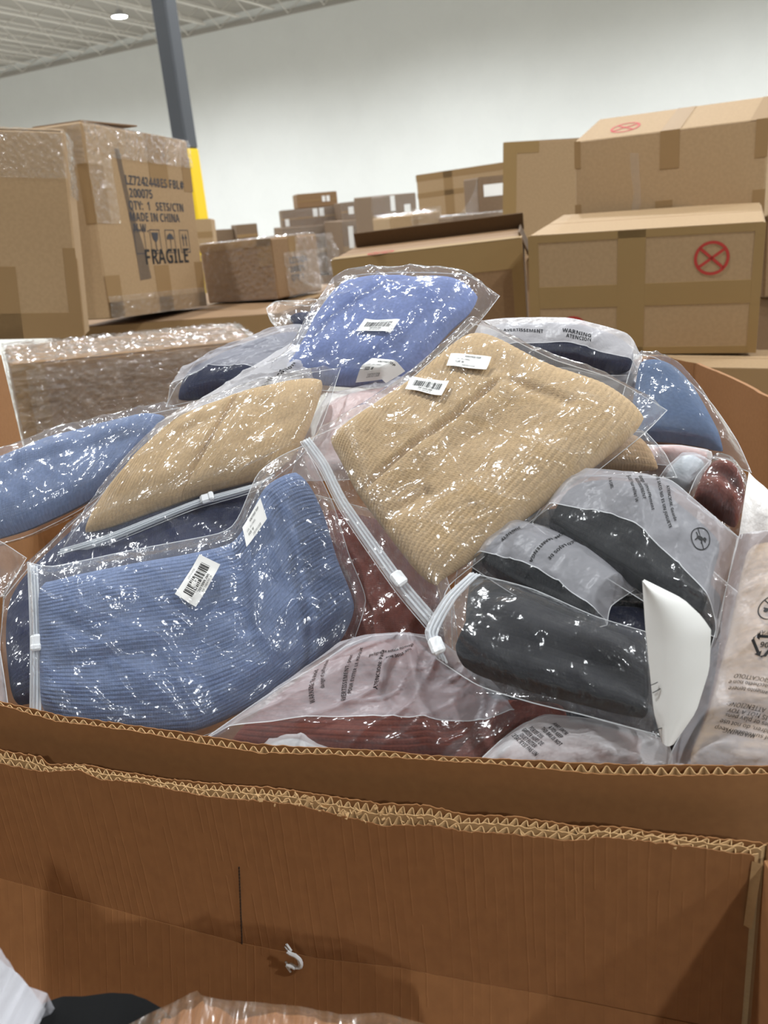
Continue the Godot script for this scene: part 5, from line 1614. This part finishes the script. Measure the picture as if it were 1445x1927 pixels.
	"rust_gap": {"p": [-0.002, 1.1496, -0.7166], "n": [-0.061, 0.7911, 0.6086], "s": [[-0.077, 1.1284, -0.6965, -0.0169, 1.1238, -0.6845, 0.0583, 1.1283, -0.6829], [0.0583, 1.1283, -0.6829, 0.0597, 1.1861, -0.7579, 0.0466, 1.2322, -0.8191], [-0.0751, 1.2663, -0.8756, -0.0126, 1.2509, -0.8493, 0.0466, 1.2322, -0.8191], [-0.077, 1.1284, -0.6965, -0.084, 1.1983, -0.7881, -0.0751, 1.2663, -0.8756]]},
	"pink_low": {"p": [0.1326, 1.1653, -0.5158], "n": [-0.1472, 0.818, 0.556], "s": [[0.0401, 1.1514, -0.5198, 0.1111, 1.1516, -0.5014, 0.1844, 1.1563, -0.489], [0.1844, 1.1563, -0.489, 0.1897, 1.1659, -0.5016, 0.1896, 1.1727, -0.5117], [0.1115, 1.1812, -0.5449, 0.1433, 1.1802, -0.535, 0.1712, 1.1766, -0.5222, 0.1896, 1.1727, -0.5117], [0.0401, 1.1514, -0.5198, 0.0711, 1.1679, -0.536, 0.0909, 1.1765, -0.5433, 0.1115, 1.1812, -0.5449]]},
	"white_tip": {"p": [-0.0861, 1.1531, -0.572], "n": [-0.0006, 0.8167, 0.577], "s": [[-0.1242, 1.1472, -0.5636, -0.0862, 1.1432, -0.558, -0.0464, 1.1419, -0.556], [-0.0464, 1.1419, -0.556, -0.0581, 1.1542, -0.5734, -0.072, 1.1605, -0.5824], [-0.1022, 1.1634, -0.5866, -0.0874, 1.1637, -0.5869, -0.072, 1.1605, -0.5824], [-0.1242, 1.1472, -0.5636, -0.1125, 1.1591, -0.5805, -0.1022, 1.1634, -0.5866]]},
	"rust_right": {"p": [0.2937, 1.3181, -0.6758], "n": [-0.1874, 0.7652, 0.6159], "s": [[0.2565, 1.3005, -0.6653, 0.2706, 1.2884, -0.646, 0.2865, 1.2762, -0.626], [0.2865, 1.2762, -0.626, 0.3001, 1.2935, -0.6434, 0.3045, 1.3084, -0.6605], [0.287, 1.3274, -0.6894, 0.3005, 1.3245, -0.6817, 0.3045, 1.3084, -0.6605], [0.2565, 1.3005, -0.6653, 0.2699, 1.3152, -0.6795, 0.287, 1.3274, -0.6894]]},
	"pale_right": {"p": [0.2748, 1.3218, -0.715], "n": [-0.1767, 0.7577, 0.6283], "s": [[0.2449, 1.3063, -0.7047, 0.2557, 1.2981, -0.6918, 0.2675, 1.2935, -0.6829], [0.2675, 1.2935, -0.6829, 0.2822, 1.3068, -0.6949, 0.2922, 1.3183, -0.7058], [0.2677, 1.3215, -0.7166, 0.282, 1.3228, -0.7141, 0.2922, 1.3183, -0.7058], [0.2449, 1.3063, -0.7047, 0.2553, 1.315, -0.7122, 0.2677, 1.3215, -0.7166]]},
	"salmon": {"p": [0.278, 1.3244, -0.746], "n": [-0.1731, 0.7547, 0.6329], "s": [[0.2438, 1.3111, -0.7396, 0.2692, 1.3093, -0.7305, 0.2983, 1.3105, -0.7239], [0.2983, 1.3105, -0.7239, 0.3022, 1.3149, -0.7282, 0.3028, 1.3187, -0.7325], [0.2482, 1.3241, -0.7539, 0.2789, 1.3236, -0.7449, 0.3028, 1.3187, -0.7325], [0.2438, 1.3111, -0.7396, 0.2441, 1.3176, -0.7472, 0.2482, 1.3241, -0.7539]]},
	"beige_right": {"p": [0.2614, 1.223, -0.5258], "n": [-0.2786, 0.719, 0.6367], "s": [[0.1796, 1.156, -0.486, 0.2332, 1.1586, -0.4654, 0.2714, 1.162, -0.4525], [0.2714, 1.162, -0.4525, 0.2992, 1.2248, -0.5113, 0.3262, 1.2963, -0.5802], [0.2731, 1.2925, -0.5991, 0.3013, 1.2963, -0.5911, 0.3262, 1.2963, -0.5802], [0.1796, 1.156, -0.486, 0.1885, 1.1717, -0.4998, 0.2079, 1.1928, -0.5151, 0.2372, 1.2356, -0.5507, 0.2619, 1.2749, -0.5841, 0.2731, 1.2925, -0.5991]]},
	"blush_gap": {"p": [-0.0116, 1.3051, -0.9188], "n": [-0.0858, 0.781, 0.6186], "s": [[-0.1016, 1.2775, -0.8964, -0.0214, 1.2768, -0.8844, 0.0516, 1.2963, -0.8989], [0.0516, 1.2963, -0.8989, 0.0577, 1.3336, -0.9451, 0.0445, 1.3668, -0.9888], [-0.0548, 1.3515, -0.9834, -0.0066, 1.3607, -0.9883, 0.0445, 1.3668, -0.9888], [-0.1016, 1.2775, -0.8964, -0.0817, 1.3207, -0.9482, -0.0548, 1.3515, -0.9834]]},
	"dark_fill": {"p": [0.1564, 1.1766, -0.594], "n": [-0.1563, 0.7878, 0.5958], "s": [[0.043, 1.1458, -0.5831, 0.1371, 1.1342, -0.543, 0.2202, 1.1353, -0.5227], [0.2202, 1.1353, -0.5227, 0.256, 1.1746, -0.5652, 0.2892, 1.2261, -0.6246], [0.0792, 1.2778, -0.7481, 0.2098, 1.2881, -0.7275, 0.2892, 1.2261, -0.6246], [0.043, 1.1458, -0.5831, 0.0518, 1.213, -0.6696, 0.0792, 1.2778, -0.7481]]},
	"rust_fill": {"p": [0.0855, 1.1493, -0.5543], "n": [-0.1145, 0.7943, 0.5967], "s": [[0.0127, 1.1304, -0.543, 0.0724, 1.1279, -0.5282, 0.1423, 1.1293, -0.5167], [0.1423, 1.1293, -0.5167, 0.142, 1.1511, -0.5458, 0.1385, 1.1771, -0.581], [0.0469, 1.1791, -0.6014, 0.0895, 1.1794, -0.5936, 0.1385, 1.1771, -0.581], [0.0127, 1.1304, -0.543, 0.0253, 1.1546, -0.5729, 0.0469, 1.1791, -0.6014]]},
}
const FLAP_TIP := [0.2929, 1.3304, -0.6332, 0.3026, 1.3176, -0.6146, 0.3489, 1.3079, -0.5834]
const SHEET_AT := [0.1763, 1.1968, -0.4816]
const SHEET_N := [-0.3509, 0.2506, 0.9023]
const SHEET_LEFT := [0.1694, 1.302, -0.5135, 0.1693, 1.2707, -0.5049, 0.1701, 1.2425, -0.4967, 0.1709, 1.214, -0.4885, 0.1745, 1.1941, -0.4816]
const SHEET_RIGHT := [0.1706, 1.3021, -0.5131, 0.193, 1.2912, -0.5013, 0.2032, 1.2806, -0.4944, 0.2082, 1.2724, -0.4902, 0.2058, 1.2463, -0.4839, 0.1964, 1.2172, -0.4795, 0.1818, 1.194, -0.4787]
const SHEET_LINES := [[0.1701, 1.2325, -0.4939, 0.1748, 1.2355, -0.493], [0.1711, 1.2276, -0.4922, 0.1761, 1.2314, -0.4913], [0.1718, 1.203, -0.4851, 0.1834, 1.2092, -0.4823]]
const HEAP_BLACK := [-0.2509, 1.1444, -0.3598, -0.2357, 1.146, -0.3603, -0.2233, 1.1492, -0.3615, -0.2079, 1.153, -0.3628, -0.1959, 1.1519, -0.3625, -0.1807, 1.1526, -0.3627, -0.1688, 1.151, -0.3622, -0.1601, 1.1472, -0.3608, -0.1516, 1.1416, -0.3588, -0.1434, 1.1324, -0.3555, -0.1384, 1.122, -0.3518]
const HEAP_WHITE := [-0.2578, 1.2111, -0.3729, -0.2439, 1.2015, -0.3695, -0.2333, 1.1889, -0.365, -0.2257, 1.1763, -0.3605, -0.2177, 1.1673, -0.3573, -0.2092, 1.1629, -0.3558, -0.2102, 1.1591, -0.3544, -0.2173, 1.1525, -0.3521, -0.2197, 1.1466, -0.3499]
const HEAP_TAN := [-0.1678, 1.1498, -0.3405, -0.1512, 1.1566, -0.3429, -0.1363, 1.1616, -0.3447, -0.1237, 1.1665, -0.3464, -0.1217, 1.163, -0.3452, -0.1075, 1.1597, -0.344, -0.0876, 1.1568, -0.343, -0.0705, 1.1538, -0.3419, -0.048, 1.1477, -0.3397, -0.025, 1.1463, -0.3392, -0.0026, 1.1384, -0.3364, 0.0246, 1.1211, -0.3303]
